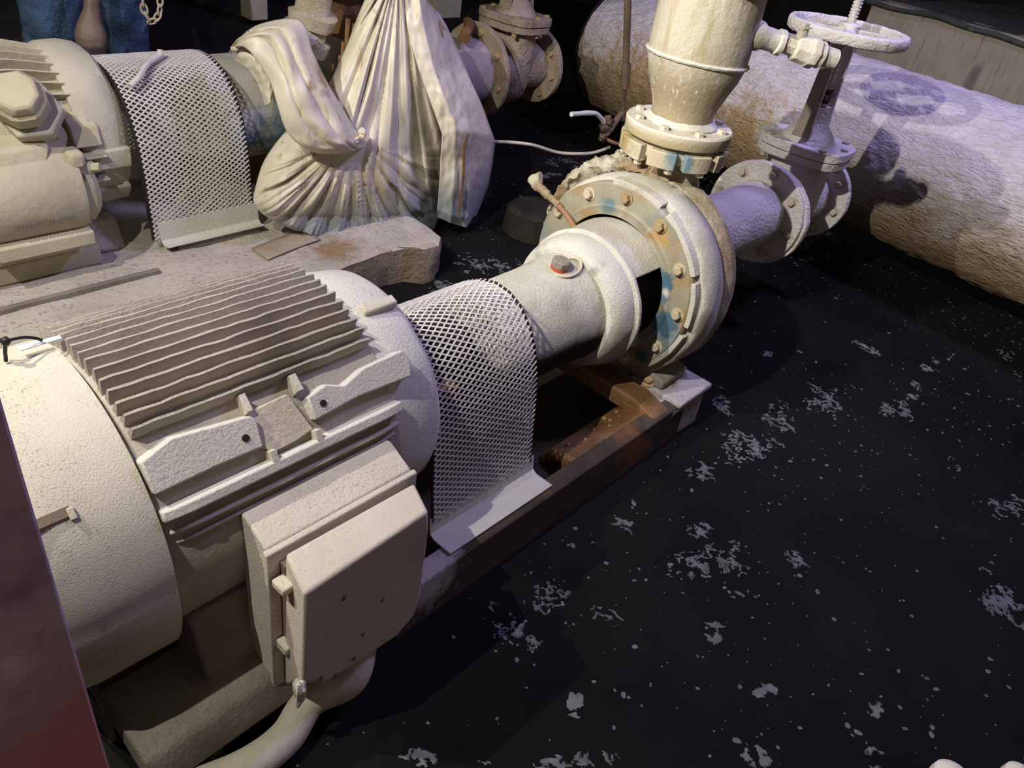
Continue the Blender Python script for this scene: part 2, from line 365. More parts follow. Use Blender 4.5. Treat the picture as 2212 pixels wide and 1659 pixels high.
# ------------------------------------------------------------------ big pipe
PN, PZc = 4.372, .084
def bigpipe(u, v):
    a = 2 * pi * u; s = 2.83 - v * 6.2; R = .440
    n = Vector((-cos(a), 0, sin(a)))
    q = pw(PN + R * n.x, s, PZc + R * n.z)
    amp = .006 * noise.fractal(q * 9, 1, 2, 4) + .007 * noise.noise(Vector((q.x * 4, q.y * 22, q.z * 44))) - (.02 * abs(noise.noise(Vector((0, q.y * 12, 3)))) if n.z < -.85 else 0)
    return pw(PN + (R + amp) * n.x, s, PZc + (R + amp) * n.z)
g = G().grid(bigpipe, 150, 330, True)
lp = root('large_pipe', pw(4.372, 0, -.35), 'huge crusted pinkish white pipe running above the black water along the right side', 'pipe')
part('pipe_body', g, 'crust', lp)
g = G().lathe(pw(PN, 2.85, PZc), PD, [(0, 1e-4), (0, .445), (-.02, .445)], 64)
part('end_plate', g, 'dark', lp)

# ------------------------------------------------------------------ shared builders
def axcyl(g, x0, x1, r, y=0, z=0, n=64): return g.cyl((x0, y, z), (x1, y, z), r, n=n)
def guard_mesh(prof, x0, x1, cw=.031, ch=.0088, y0=0, z0=0, th=.0046, hem=.0):
    """expanded metal: every strand of the diamonds is a bar"""
    P = [Vector((0, a + y0, b + z0)) for a, b in prof]; L = [0]
    for i in range(1, len(P)): L.append(L[-1] + (P[i] - P[i - 1]).length)
    def pos(x, s):
        s = max(0, min(L[-1] - 1e-6, s)); i = 0
        while L[i + 1] < s: i += 1
        t = (s - L[i]) / (L[i + 1] - L[i]); p = P[i].lerp(P[i + 1], t); d = (P[i + 1] - P[i]).normalized()
        nrm = Vector((0, d.z, -d.y))
        return Vector((x, p.y, p.z)), nrm, d
    g = G(); nx = int((x1 - x0) / cw); ns = int(L[-1] / ch)
    cw = (x1 - x0) / nx; ch = L[-1] / ns
    for j in range(ns):
        for i in range(nx):
            for sx in (0, 1):
                if (j + 0) % 1: continue
                off = .5 * (j % 2)
                xa = x0 + cw * (i + off); 
                a = (xa, j * ch); b = (xa + (.5 if sx else -.5) * cw, (j + 1) * ch)
                if min(a[0], b[0]) < x0 - 1e-6 or max(a[0], b[0]) > x1 + 1e-6: continue
                pa, na, da = pos(*a); pb, nb, db = pos(*b)
                dr = (pb - pa).normalized(); sd = dr.cross(na).normalized() * th * .55; n1 = na * th * .5; n2 = nb * th * .5
                jit = na * random.uniform(-.0006, .0006)
                g.hexa([pa - sd - n1, pa + sd - n1, pa + sd + n1, pa - sd + n1, pb - sd - n2 + jit, pb + sd - n2 + jit, pb + sd + n2 + jit, pb - sd + n2 + jit])
    return g
def arch(hw, zb, zc, r, top, n=14):
    """left foot (-y) up over to right foot"""
    pts = [(-hw, zb)]
    ra = r
    for i in range(n + 1):
        a = pi - pi * i / n
        pts.append((ra * cos(a), zc + (top - zc) * sin(a)))
    pts.append((hw, zb))
    return pts
def sheet(g, prof, x0, x1, th, y0=0, z0=0):
    """solid strip following prof (y,z) from x0 to x1"""
    n = len(prof); out = []
    for i, (a, b) in enumerate(prof):
        p, q = prof[max(i - 1, 0)], prof[min(i + 1, n - 1)]; d = Vector((q[0] - p[0], q[1] - p[1])).normalized()
        out.append((a + y0 + d.y * th, b + z0 - d.x * th))
    poly = [(a + y0, b + z0) for a, b in prof] + out[::-1]
    for i in range(n - 1):
        q = [poly[i], poly[i + 1], poly[2 * n - 2 - i], poly[2 * n - 1 - i]]
        g.hexa([(x0, *q[0]), (x0, *q[1]), (x0, *q[2]), (x0, *q[3]), (x1, *q[0]), (x1, *q[1]), (x1, *q[2]), (x1, *q[3])])
    return g
def polar(R, deg, y0=0, z0=0): return (y0 + R * cos(radians(deg)), z0 + R * sin(radians(deg)))

# ------------------------------------------------------------------ pump one: base frame
bf = root('base_frame', (1.0, 0, WZ), 'long dusty and rusty steel base frame standing in the water under the front pump set', 'base frame')
ZB = -.365
g = G().prism([(-.42, ZB - .004), (-.405, ZB + .002), (-.36, ZB + .002), (-.36, ZB - .015), (-.398, ZB - .015), (-.405, WZ - .01), (-.425, WZ - .01)], 0, .50, 1.90)
part('side_rail', rough(g, .002, 8), 'base', bf, bev=.004)
g = G().prism([(.42, ZB), (.30, ZB), (.30, ZB - .02), (.398, ZB - .02), (.405, WZ - .01), (.42, WZ - .01)], 0, -.14, 2.08)
part('side_rail', g, 'rust', bf, bev=.004)
g = G().box(.55, 2.05, -.40, .40, -.47, -.455)
part('drip_pan', g, 'dark', bf)
# wide motor shelf at the left end with a rounded outer edge
g = G().prism([(-.20, -.345), (-.36, -.345), (-.405, -.36), (-.425, -.40), (-.43, -.45), (-.40, -.45), (-.20, -.40)], 0, -.145, .55)
part('motor_shelf', g, 'ledge', bf, bev=.01, seg=3)
g = G().box(-.10, .55, -.39, -.34, WZ - .01, -.45)
part('web_plate', g, 'ledge', bf, bev=.004)
g = G().box(-.150, -.135, -.22, .40, WZ - .01, -.36); g.box(-.15, .55, -.2, .4, -.40, -.37)
part('end_plate', g, 'ledge', bf, bev=.004)
g = G().box(-.02, .02, -.40, -.37, WZ - .01, -.45)
part('jacking_leg', rough(g, .004, 30), 'cream', bf, bev=.006)
g = G().prism([(1.08, -.365), (1.74, -.365), (1.74, -.40), (1.08, -.40)], 1, .16, .24)
part('cross_rail', rough(g, .003, 12), 'rust', bf, bev=.006, label='orange brown wet rail behind the bearing housing')
g = G().prism([(-.41, -.36), (-.30, -.33), (.05, -.335), (.05, -.40), (-.41, -.40)], 0, 1.70, 1.80)
part('pedestal_beam', rough(g, .004, 15), 'rust', bf, bev=.008, label='rusty orange cross beam under the pump casing')
g = G().prism([(-.40, -.380), (-.36, -.368), (-.25, -.405), (-.21, -.46), (-.40, -.46)], 0, 1.30, 1.78)
part('inner_rail', rough(g, .004, 12), 'rust', bf, bev=.012)
g = G().box(1.80, 2.05, -.42, -.05, WZ - .01, -.37); rough(g, .009, 10)
part('end_block', g, 'endblock', bf, bev=.014, seg=3)
g = G().box(1.84, 2.07, -.43, -.2, -.37, -.345)
part('foot_shim', rough(g, .007, 14), 'endblock', bf, bev=.008)
for i in range(26):
    g = G() if i == 0 else g
    g.blob((random.uniform(1.35, 1.72), random.uniform(-.36, -.27), -.392), random.uniform(.004, .010), .5, i, 8)
tag(part('rust_scale', g, 'rustbolt', bf), kind='stuff')

# ------------------------------------------------------------------ pump one: motor
mo = root('electric_motor', (.3, 0, -.36), 'large dust-coated electric motor with cooling fins in the left foreground', 'electric motor')
cov = [(-.235, 1e-4), (-.235, .25), (-.222, .30), (-.195, .325), (-.15, .332), (0, .335), (0, .325), (-.02, .318), (-.02, 1e-4)]
def rfan(g):
    for v in g.v:
        a = atan2(v.z, v.y); 
        if v.z < 0 and v.y < 0 and hypot(v.y, v.z) > .29: k = 1 + .06 * max(0, sin(-2 * a - 0)) if False else 1 + .07 * max(0, sin(2 * (a + pi))) ; v.y *= k; v.z *= k
    return g
g = G().lathe((0, 0, 0), (1, 0, 0), cov, 120)
part('fan_cover', rfan(g), 'dust', mo, ang=28)
# cover slot: raised brown patch paints the notch's shade, plus a lip
a = radians(139)
def cblk(g, x0, x1, a0, a1, r0, r1):
    a0, a1 = radians(a0), radians(a1); n = 4; 
    poly = [(r1 * cos(a0 + (a1 - a0) * i / n), r1 * sin(a0 + (a1 - a0) * i / n)) for i in range(n + 1)] + [(r0 * cos(a1 + (a0 - a1) * i / n), r0 * sin(a1 + (a0 - a1) * i / n)) for i in range(n + 1)]
    return g.prism(poly, 0, x0, x1)
g = G().prism([polar(.3362, 138.0), polar(.3362, 139.4), polar(.3368, 140.9), polar(.32, 140.9), polar(.32, 138.0)], 0, -.20, -.122)
part('slot_shade', g, 'gasket', mo)  # gasket brown stands in for shade inside the slot
g = G(); cblk(g, -.128, -.116, 138.6, 142.4, .325, .3395)
part('slot_lip', rough(g, .001, 30), 'dust', mo, bev=.002)
# body
g = G().lathe((0, 0, 0), (1, 0, 0), [(-.02, 1e-4), (-.02, .30), (.02, .322), (.56, .322), (.58, .29), (.58, 1e-4)], 96)
part('motor_body', g, 'fin', mo)
for i in range(15):
    an = 60.5 + i * 4.6
    g = G(); R = .3545
    y, z = polar(1, an); ty, tz = -z, y
    y0 = an if an < 118 else an
    wd = .0035
    def fp(r, t, s): return (y * r + ty * t * s, z * r + tz * t * s)
    x0 = .014 + .004 * random.random(); x1 = .555 - .012 * abs(sin(i)) * .5
    q = [fp(.312, .0105, -1), fp(R, .0026, -1), fp(R, .0026, 1), fp(.312, .0105, 1)]
    nseg = 24
    vs = []
    for k in range(nseg + 1):
        x = x0 + (x1 - x0) * k / nseg
        for (a_, b_) in q:
            jr = noise.noise(Vector((x * 22, an, a_ * 40))) * .0022
            vs.append((x, a_ + jr, b_ + jr))
    fs = [(0, 1, 2, 3), tuple(nseg * 4 + c for c in (3, 2, 1, 0))]
    for k in range(nseg): fs += [(k * 4 + c, (k + 1) * 4 + c, (k + 1) * 4 + (c + 1) % 4, k * 4 + (c + 1) % 4) for c in range(4)]
    g.add(vs, fs)
    part('cooling_fin', g, 'fin', mo, ang=60)
# side rails and ledges of the casting
def ledge(name, x0, x1, a0, a1, r0, r1, m='dust', tip=0.0, bev=.004, rg=.0025):
    g = G(); n = 22
    A0, A1 = radians(a0), radians(a1)
    vs = []
    for k in range(n + 1):
        t = k / n; x = x0 + (x1 - x0) * t; e = 1 - tip * max(0, 1 - min(t, 1 - t) * n / 1.6)
        for (r, an) in ((r0, A0), (r1 * 1.0, A0 + (A1 - A0) * .12), (r1, A1 - (A1 - A0) * .12), (r0, A1)):
            rr = r0 + (r - r0) * e; j = noise.noise(Vector((x * 18, an * 9, r * 30))) * rg
            vs.append((x, (rr + j) * cos(an), (rr + j) * sin(an)))
    fs = [(0, 1, 2, 3), tuple(n * 4 + c for c in (3, 2, 1, 0))]
    for k in range(n): fs += [(k * 4 + c, (k + 1) * 4 + c, (k + 1) * 4 + (c + 1) % 4, k * 4 + (c + 1) % 4) for c in range(4)]
    g.add(vs, fs)
    return part(name, g, m, mo, bev=bev, ang=30)
def slab(name, pts, th, m='dust_white', bev=.004, rg=.001, par=None):
    """flat plate: pts (x, angle, R) corners; thickness inwards"""
    P = [Vector((x, R * cos(radians(a)), R * sin(radians(a)))) for x, a, R in pts]
    nrm = (P[1] - P[0]).cross(P[2] - P[0]).normalized()
    c = sum(P, Vector()) / len(P)
    if nrm.dot(Vector((0, c.y, c.z))) < 0: nrm = -nrm
    n = len(P); g = G().add(P + [p - nrm * th for p in P], [tuple(range(n)), tuple(range(n, 2 * n))[::-1]] + [(i, i + n, (i + 1) % n + n, (i + 1) % n) for i in range(n)])
    return part(name, rough(g, rg, 30), m, par or mo, bev=bev), nrm, P
pl1, nr, _ = slab('lifting_pad', [(.005, 134.5, .352), (.07, 131.5, .358), (.222, 134.5, .356), (.232, 136.5, .352), (.228, 145.5, .344), (.13, 145.0, .345), (.008, 145.5, .345)], .05)
pl2, nr2, _ = slab('lifting_pad', [(.350, 136.0, .352), (.40, 134.2, .354), (.44, 137.0, .352), (.50, 134.0, .356), (.615, 133.5, .356), (.628, 138.5, .35), (.615, 144.0, .345), (.47, 143.0, .345), (.352, 144.5, .345)], .05)
slab('nameplate', [(.226, 133.0, .342), (.318, 132.3, .342), (.345, 147.2, .336), (.30, 148.5, .336), (.242, 149.0, .336), (.232, 146.0, .336)], .02, 'flange', .002, 0)
for (x, a_, pr, nn) in ((.198, 140.3, pl1, nr), (.380, 139.9, pl2, nr2)):
    c = Vector((x, .3455 * cos(radians(a_)), .3455 * sin(radians(a_)))); c2 = c + nn * .004
    d = part('screw_hole', G().cyl(c2 - nn * .004, c2, .0075, n=20), 'hole', mo)
ledge('bracket_tab', .222, .234, 126, 134, .31, .352, 'dust', 0)
ledge('bracket_tab', .335, .350, 126, 134, .31, .354, 'dust', 0)
ledge('bracket_tab', .232, .246, 147, 152, .30, .352, 'dust', 0)
ledge('bracket_tab', .338, .352, 147, 152, .30, .352, 'dust', 0)
ledge('casting_rail', .006, .57, 150.5, 155.5, .295, .352, 'dust_white', .15)
ledge('casting_rail', .012, .56, 159, 161, .295, .340, 'dust', .25)
ledge('casting_rail', .018, .55, 163.5, 165.5, .295, .332, 'fin', .25)
# drive end bell
g = G().lathe((0, 0, 0), (1, 0, 0), [(.555, 1e-4), (.555, .312), (.575, .318), (.70, .300), (.722, .285), (.735, .262), (.735, 1e-4)], 96)
part('end_bell', rough(g, .003, 14), 'dust_white', mo, ang=40)
g = G(); cblk(g, .60, .70, 108, 113, .30, .325)
part('grease_boss', rough(g, .006, 30), 'dust', mo, bev=.006)
g = G().prism([(-.335, -.36), (-.21, -.36), (-.18, -.20), (-.29, -.17), (-.315, -.24), (-.335, -.30)], 0, .03, .55)
part('motor_foot', g, 'ledge', mo, bev=.008)
g = G().prism([(.335, -.36), (.21, -.36), (.18, -.20), (.29, -.17)], 0, .03, .55)
part('motor_foot', g, 'ledge', mo, bev=.008)
g = G().prism([(-.30, -.25), (-.30, -.12), (-.34, -.12), (-.34, -.25)], 0, .22, .47)
part('box_neck', g, 'fin', mo, bev=.006)
# terminal box
g = G().prism([(-.315, -.31), (-.315, .088), (-.33, .092), (-.405, .058), (-.405, -.42), (-.39, -.42)], 0, .147, .520)
tb = part('terminal_box', g, 'box', mo, bev=.006, seg=3)
g = G().prism([(-.403, -.43), (-.403, .056), (-.416, .052), (-.416, -.43)], 0, .141, .527)
part('box_rim', rough(g, .0015, 20), 'box', tb, bev=.003)
g = G().prism([(-.414, -.37), (-.414, .02), (-.436, .02), (-.436, -.37)], 0, .168, .50)
part('cover_gasket', g, 'gasket', tb)
# cover: front face with chamfered top and corners
c0, c1 = .160, .478
cx = lambda x, y, z: (x, y, z)
fr = [(.153, -.520, .028), (.467, -.520, .050), (.480, -.515, -.02), (.480, -.515, -.24), (.470, -.511, -.31), (.42, -.508, -.352), (.22, -.506, -.338), (.153, -.512, -.26)]
bk = [(.170, -.434, .056), (.500, -.434, .052), (.512, -.440, .0), (.512, -.436, -.30), (.49, -.432, -.380), (.43, -.432, -.398), (.2, -.432, -.392), (.158, -.432, -.37)]
n = 8
g = G().add(fr + bk, [tuple(range(n)), tuple(range(n, 2 * n))[::-1]] + [(i, i + n, (i + 1) % n + n, (i + 1) % n) for i in range(n)])
part('box_cover', rough(g, .001, 20), 'boxcover', tb, bev=.008, seg=3)
part('cover_lug', rough(G().box(.140, .168, -.47, -.43, -.02, .0), .003, 30), 'box', tb, bev=.004)
part('cover_lug', rough(G().box(.150, .172, -.455, -.418, -.235, -.21), .003, 30), 'box', tb, bev=.004)
g = G().blob((.150, -.505, -.295), (.012, .016, .036), .5, 2, 14).tube([(.152, -.505, -.32), (.150, -.495, -.37)], [.010, .004], 8)
part('latch_lump', g, 'dust_white', tb)
for (x, z) in ((.25, -.06), (.36, -.16), (.20, -.30), (.24, -.33), (.31, -.24), (.29, -.31)):
    part('chip_mark', G().blob((x, -.5195 - (z - .03) * .030, z), (.006, .0022, .009), .6, x * 30, 10), 'gasket', tb)

# ------------------------------------------------------------------ coupling guard one
gu = root('coupling_guard', (.92, 0, ZB), 'expanded metal mesh coupling guard between the front motor and its pump', 'coupling guard')
prof = [(-.315, ZB + .055), (-.302, -.22), (-.290, -.10), (-.274, 0), (-.252, .07), (-.222, .128), (-.172, .180), (-.125, .201), (-.07, .206), (-.02, .193), (.04, .160), (.10, .105), (.145, .03), (.175, -.08), (.19, -.20), (.20, ZB + .055)]
part('mesh', guard_mesh(prof, .712, 1.118, th=.0035), 'mesh', gu, ang=30)
for a_ in (.708, 1.116): part('edge_strip', sheet(G(), prof, a_, a_ + .005, .006), 'dark', gu)
for s in (-1, 1):
    o_ = 0 if s < 0 else -.112
    pr = [(s * .400 + o_, ZB + .012), (s * .335 + o_, ZB + .010), (s * .318 + o_, ZB + .020), (s * .312 + o_, ZB + .07)]
    part('foot_flange', rough(sheet(G(), pr if s < 0 else pr[::-1], .70, 1.135, .005), .0015, 15), 'dust_white', gu, bev=.001)
# coupling inside the guard
cp = root('shaft_coupling', (.92, 0, -.1), 'dark round shaft coupling behind the mesh of the front guard', 'coupling')
g = G(); axcyl(g, .74, 1.10, .035); axcyl(g, .80, .88, .10); axcyl(g, .90, .91, .115); axcyl(g, .93, 1.01, .10)
part('hub', g, 'dark', cp)

# ------------------------------------------------------------------ pump one
pu = root('centrifugal_pump', (1.8, 0, -.36), 'front crust-covered centrifugal pump with bolted round casing and blue paint patches', 'pump')
HC = (-.025, -.035)
g = G().lathe((0, *HC), (1, 0, 0), [(1.09, 1e-4), (1.09, .160), (1.10, .168), (1.13, .172), (1.40, .176), (1.52, .186), (1.57, .192), (1.57, 1e-4)], 80)
bh = part('bearing_housing', rough(g, .0025, 18), 'house', pu)
ar = .242
g = G().lathe((0, *HC), (1, 0, 0), [(1.54, .14), (1.54, .205), (1.548, .215), (1.575, .226), (1.60, .233), (1.635, .236), (1.645, ar + .006), (1.658, ar + .006), (1.664, ar - .004), (1.664, .15), (1.54, .14)], 90)
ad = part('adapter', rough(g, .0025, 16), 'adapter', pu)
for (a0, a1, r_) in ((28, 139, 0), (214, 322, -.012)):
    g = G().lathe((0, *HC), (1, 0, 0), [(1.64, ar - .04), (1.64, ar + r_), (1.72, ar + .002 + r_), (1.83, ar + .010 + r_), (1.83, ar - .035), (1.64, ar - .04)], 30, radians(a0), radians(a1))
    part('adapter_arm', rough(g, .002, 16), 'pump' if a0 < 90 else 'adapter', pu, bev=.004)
part('shaft', G().cyl((1.6, *HC), (1.85, *HC), .05), 'dark', pu)
g = G().lathe((0, *HC), (1, 0, 0), [(1.74, .05), (1.74, .11), (1.79, .13), (1.82, .17), (1.83, .17), (1.83, .05), (1.74, .05)], 48)
part('seal_housing', g, 'dark', pu)
# bolted cover plate
PC = (-.02, .0)
g = G().lathe((0, *PC), (1, 0, 0), [(1.80, .232), (1.80, .252), (1.797, .262), (1.802, .270), (1.802, .335), (1.812, .343), (1.835, .343), (1.835, .232), (1.80, .232)], 110)
part('cover_plate', rough(g, .002, 10), 'plate', pu, ang=30)
bang = [118, 92 - 24 * 0 + 6, 70 + 0]
for k in range(12):
    an = radians(38 + 30 * k - 8)
    p = (1.802, PC[0] + .306 * cos(an), PC[1] + .306 * sin(an))
    part('cover_bolt', G().bolt(p, (-1, 0, 0), .017, .018), 'rustbolt' if k in (2, 3) else 'bolt', pu)
for (a0, a1) in ((78, 112), (118, 155), (159, 186), (192, 232)):
    g = G().lathe((0, *PC), (1, 0, 0), [(1.806, .337), (1.806, .356), (1.845, .360), (1.845, .337), (1.806, .337)], 14, radians(a0), radians(a1))
    part('clamp_segment', rough(g, .002, 20), 'pump', pu, bev=.002)
# front casing ring and the volute behind it, growing towards the far side
g = G().lathe((0, -.03, -.01), (1, 0, 0), [(1.838, .30), (1.838, .360), (1.850, .370), (1.90, .374), (1.955, .372), (1.965, .360), (1.965, .30), (1.838, .30)], 130)
part('casing_ring', rough(g, .0025, 18), 'pump', pu, ang=50)
def spiral(a):
    a %= 360
    if a < 45: return .428 + .012 * a / 45
    if a < 100: return .440 - (a - 45) / 55 * .063
    if a < 180: return .377 - (a - 100) / 80 * .012
    return .365 + (a - 180) / 180 * .063
def vol(u, v):
    a = 360 * u; R = spiral(a); c = (-.03, -.01)
    back = max(0, cos(radians(a - 40))) ** .7
    prof = [(1.955, .30), (1.957, .345), (1.965 - .075 * back, R - .02), (1.985 - .06 * back, R - .004), (2.03, R), (2.07, R - .008), (2.11, R - .04), (2.14, R - .09), (2.16, .22), (2.18, .15)]
    t = v * (len(prof) - 1); i = min(int(t), len(prof) - 2); t -= i
    x = prof[i][0] * (1 - t) + prof[i + 1][0] * t; r = prof[i][1] * (1 - t) + prof[i + 1][1] * t
    e = radians(a); p = Vector((x, c[0] + r * cos(e), c[1] + r * sin(e)))
    lump = max(0, cos(radians(a - 50))) ** 2
    k = .002 * noise.noise(p * 20) + lump * (.024 * noise.noise(Vector((p.x * 40, p.y * 60, p.z * 40))) + .008 * noise.noise(p * 110))
    return p + Vector((0, cos(e), sin(e))) * k
g = G().grid(vol, 260, 60, True)
part('volute_casing', g, 'volute', pu, ang=60)
DX, DY = 2.06, 0.0
def neck(u, v):
    a = 2 * pi * u; z = .22 + .225 * v; k = 1 - v
    rx = .10 + .045 * k; ry = .10 + .10 * k ** 1.3 ; cy = DY + (.10 * k if sin(a) > 0 else .02 * k)
    return Vector((DX - .02 * k + rx * cos(a), cy + ry * sin(a), z))
g = G().grid(neck, 64, 16, True)
part('discharge_neck', rough(g, .004, 22), 'volute', pu)
g = G().lathe((DX, DY, .425), (0, 0, 1), [(0, .07), (0, .152), (.008, .158), (.050, .158), (.050, .07), (0, .07)], 72)
part('neck_flange', g, 'lug', pu, bev=.002)
for k in range(9):
    a = radians(150 + k * 40)
    g = G().lathe((DX, DY, .418), (0, 0, 1), [(-.006, .135), (-.006, .188), (.052, .191), (.052, .135), (-.006, .135)], 10, a - radians(15.5), a + radians(15.5))
    part('flange_lug', rough(g, .0015, 20), 'lug', pu, bev=.004)
    b_ = a + radians(20); p = Vector((DX + .168 * cos(b_), DY + .168 * sin(b_), .418))
    part('flange_nut', G().bolt(p, (0, 0, -1), .015, .02), 'bolt', pu)
g = G().prism([(-.20, -.365), (-.14, -.20), (.14, -.20), (.20, -.365)], 0, 1.87, 2.03); rough(g, .004, 14)
part('pump_foot', g, 'volute', pu, bev=.01)
g = G().prism([(-.33, -.345), (-.33, -.31), (-.20, -.28), (-.12, -.30), (-.12, -.345)], 0, 1.85, 2.03); rough(g, .004, 14)
ft = part('pump_foot_pad', g, 'pump', pu, bev=.008)
part('foot_bolt', G().bolt((1.86, -.27, -.335), (-.6, 0, .8), .022, .02), 'rustbolt', pu)
# filler plug with red band and wire handle
g = G().lathe((1.455, -.042, .140), (0, -.12, 1), [(0, 1e-4), (0, .029), (.016, .029), (.016, 1e-4)], 24)
pg = part('filler_plug', g, 'red', pu, label='red plug body')
g = G().lathe((1.455, -.044, .156), (0, -.12, 1), [(0, 1e-4), (0, .031), (.018, .031), (.022, .026), (.022, 1e-4)], 8)
part('plug_cap', g, 'ledge', pg)
g = G().tube([(1.475 + .062 * cos(a_), -.050 + .045 * sin(a_), .150 + .010 * cos(a_) - .4 * (.045 * sin(a_)) ** 2 * 10) for a_ in [radians(t) for t in range(-170, 120, 18)]], .0045, 8)
part('wire_handle', g, 'bolt', pg)

# ------------------------------------------------------------------ suction pipe and gate valve (built once for both pumps)
def flange(g, x, r, th, hole=.08, y=0, z=0): return g.lathe((x, y, z), (1, 0, 0), [(0, hole), (0, r), (.004, r + .003), (th, r + .003), (th, hole), (0, hole)], 72)
def boltring(name, parent, x, r, n, d, m, y=0, z=0, a0=0, size=.017):
    for k in range(n):
        a = radians(a0 + 360 / n * k); part(name, G().bolt((x, y + r * cos(a), z + r * sin(a)), (d, 0, 0), size, .02), m, parent)
sp = root('suction_pipe', (2.5, 0, -.12), 'violet white crusted suction pipe running from the front pump casing to its gate valve', 'pipe')
g = G().lathe((0, 0, 0), (1, 0, 0), [(2.10, .10), (2.16, .175), (2.24, .150), (2.36, .142), (2.75, .146), (2.985, .150), (2.985, .10)], 72)
for v in g.v: v.z += .0
part('pipe_body', rough(g, .004, 22), 'valve', sp)
g = flange(G(), 2.975, .232, .026, .1)
part('pipe_flange', rough(g, .003, 20), 'valve', sp)
boltring('flange_bolt', sp, 2.975, .192, 8, -1, 'bolt', a0=10)

def gate_valve(loc, label, m, group, mb='bolt'):
    X0, Y0, Z0 = loc
    gv = root('gate_valve', (X0, Y0, Z0 - .2), label, 'gate valve')
    def T(g):
        for v in g.v: v += Vector(loc)
        return g
    g = flange(G(), -.272, .228, .034, .05, 0, -.01); part('inlet_flange', rough(T(g), .003, 20), m, gv)
    g = flange(G(), .225, .218, .034, .05); part('outlet_flange', rough(T(g), .003, 20), m, gv)
    for k in range(8):
        a = radians(10 + 45 * k)
        part('outlet_bolt', T(G().bolt((.225, .178 * cos(a), .178 * sin(a)), (-1, 0, 0), .017, .022)), mb, gv)
    def body(u, v):
        a = 2 * pi * u; z = -.20 + .50 * v
        hw = .085 + .02 * sin(pi * min(1, v * 1.2)); hy = (.13 * sqrt(max(0.02, 1 - ((z + .02) / .19) ** 2)) if z < -.02 else .13 + .02 * v)
        ca, sa = cos(a), sin(a); sgn = lambda q: (1 if q > 0 else -1)
        return Vector((hw * sgn(ca) * abs(ca) ** .6, hy * sgn(sa) * abs(sa) ** .6, z))
    g = G().grid(body, 48, 26, True); g.cyl((-.25, 0, 0), (.24, 0, 0), .13, n=48)
    part('valve_body', rough(T(g), .003, 20), m, gv, ang=50)
    g = G()
    for s in (1,):
        poly = []
        for k in range(40):
            a = 2 * pi * k / 40; ca, sa = cos(a), sin(a)
            poly.append((.155 * (1 if ca > 0 else -1) * abs(ca) ** .55, .185 * (1 if sa > 0 else -1) * abs(sa) ** .75))
        g.prism([(a * 1.06, b * 1.1) for a, b in poly], 2, .232, .268); g.prism([(a * 1.09, b * 1.13) for a, b in poly], 2, .272, .312)
    part('bonnet_flange', rough(T(g), .003, 20), m, gv, bev=.004)
    for (x, y) in ((.135, .13), (.135, -.13), (-.135, .13), (-.135, -.13), (0, .18), (0, -.18)):
        part('bonnet_bolt', T(G().cyl((x, y, .234), (x, y, .310), .008).bolt((x, y, .312), (0, 0, 1), .018, .010, False).bolt((x, y, .232), (0, 0, -1), .016, .022, False)), mb, gv)
    g = G().lathe((0, 0, .312), (0, 0, 1), [(0, 1e-4), (0, .125), (.03, .105), (.08, .062), (.105, .055), (.15, .05), (.15, 1e-4)], 40)
    part('bonnet', rough(T(g), .004, 24), m, gv)
    # yoke: two arms tapering together under the wheel
    for s in (-1, 1):
        g = G()
        def arm(px, w, pz, y): return [(px - w, -y, pz), (px + w, -y, pz), (px + w, y, pz), (px - w, y, pz)]
        lev = [arm(s * .098, .014, .335, .042), arm(s * .094, .010, .42, .034), arm(s * .086, .010, .62, .028), arm(s * .075, .011, .70, .030), arm(s * .040, .022, .742, .034), arm(s * .012, .026, .755, .036)]
        for a_, b_ in zip(lev, lev[1:]): g.hexa(a_ + b_)
        part('yoke_arm', rough(T(g), .002, 20), 'valve2' if s < 0 else m, gv, bev=.004)  # left arm in darker brown: rust, plus its unlit side painted in
    g = G().cyl((0, 0, .725), (0, 0, .775), .042, n=24)
    part('yoke_nut', T(g), m, gv, bev=.003)
    part('gland', T(G().box(-.055, .055, -.03, .03, .50, .52).cyl((0, 0, .48), (0, 0, .54), .034)), 'dark', gv, bev=.003)
    part('gland_bolt', T(G().cyl((-.04, 0, .47), (-.04, 0, .56), .008)), 'brownpipe', gv); part('gland_bolt', T(G().cyl((.04, 0, .47), (.04, 0, .56), .008)), 'brownpipe', gv)
    # threaded stem
    pr = [(0, 1e-4), (0, .018)]
    z = 0
    while z < .74:
        pr += [(z, .0205), (z + .006, .0205), (z + .008, .0165), (z + .011, .0165)]; z += .013
    pr += [(z, 1e-4)]
    part('stem', T(G().lathe((0, 0, .46), (0, 0, 1), pr, 20)), m, gv, ang=30)
    # handwheel
    hz = .785; Rw = .250
    pr = [(-.026, Rw - .020), (-.032, Rw - .004), (-.024, Rw + .006), (.008, Rw + .008), (.018, Rw + .002), (.020, Rw - .012), (.012, Rw - .020), (-.026, Rw - .020)]
    g = G().lathe((0, 0, hz), (0, 0, 1), pr, 96)
    hw = part('handwheel', rough(T(g), .003, 30), m, gv, ang=60)
    g = G().lathe((0, 0, hz), (0, 0, 1), [(-.03, .02), (-.03, .052), (.022, .046), (.03, .036), (.03, .02), (-.03, .02)], 32)
    part('wheel_hub', rough(T(g), .003, 30), m, hw)
    for k in range(4):
        a = radians(28 + 90 * k); d = Vector((cos(a), sin(a), 0)); n_ = Vector((-sin(a), cos(a), 0)); up = Vector((0, 0, 1))
        p0 = d * .04 + up * (hz - .004); p1 = d * (Rw - .012) + up * (hz - .004)
        def q(p, w1, h1): return [p - n_ * w1 - up * h1, p + n_ * w1 - up * h1, p + n_ * w1 + up * h1, p - n_ * w1 + up * h1]
        part('spoke', rough(T(G().hexa(q(p0, .024, .012) + q(p1, .015, .010))), .002, 40), m, hw, bev=.004)
    return gv
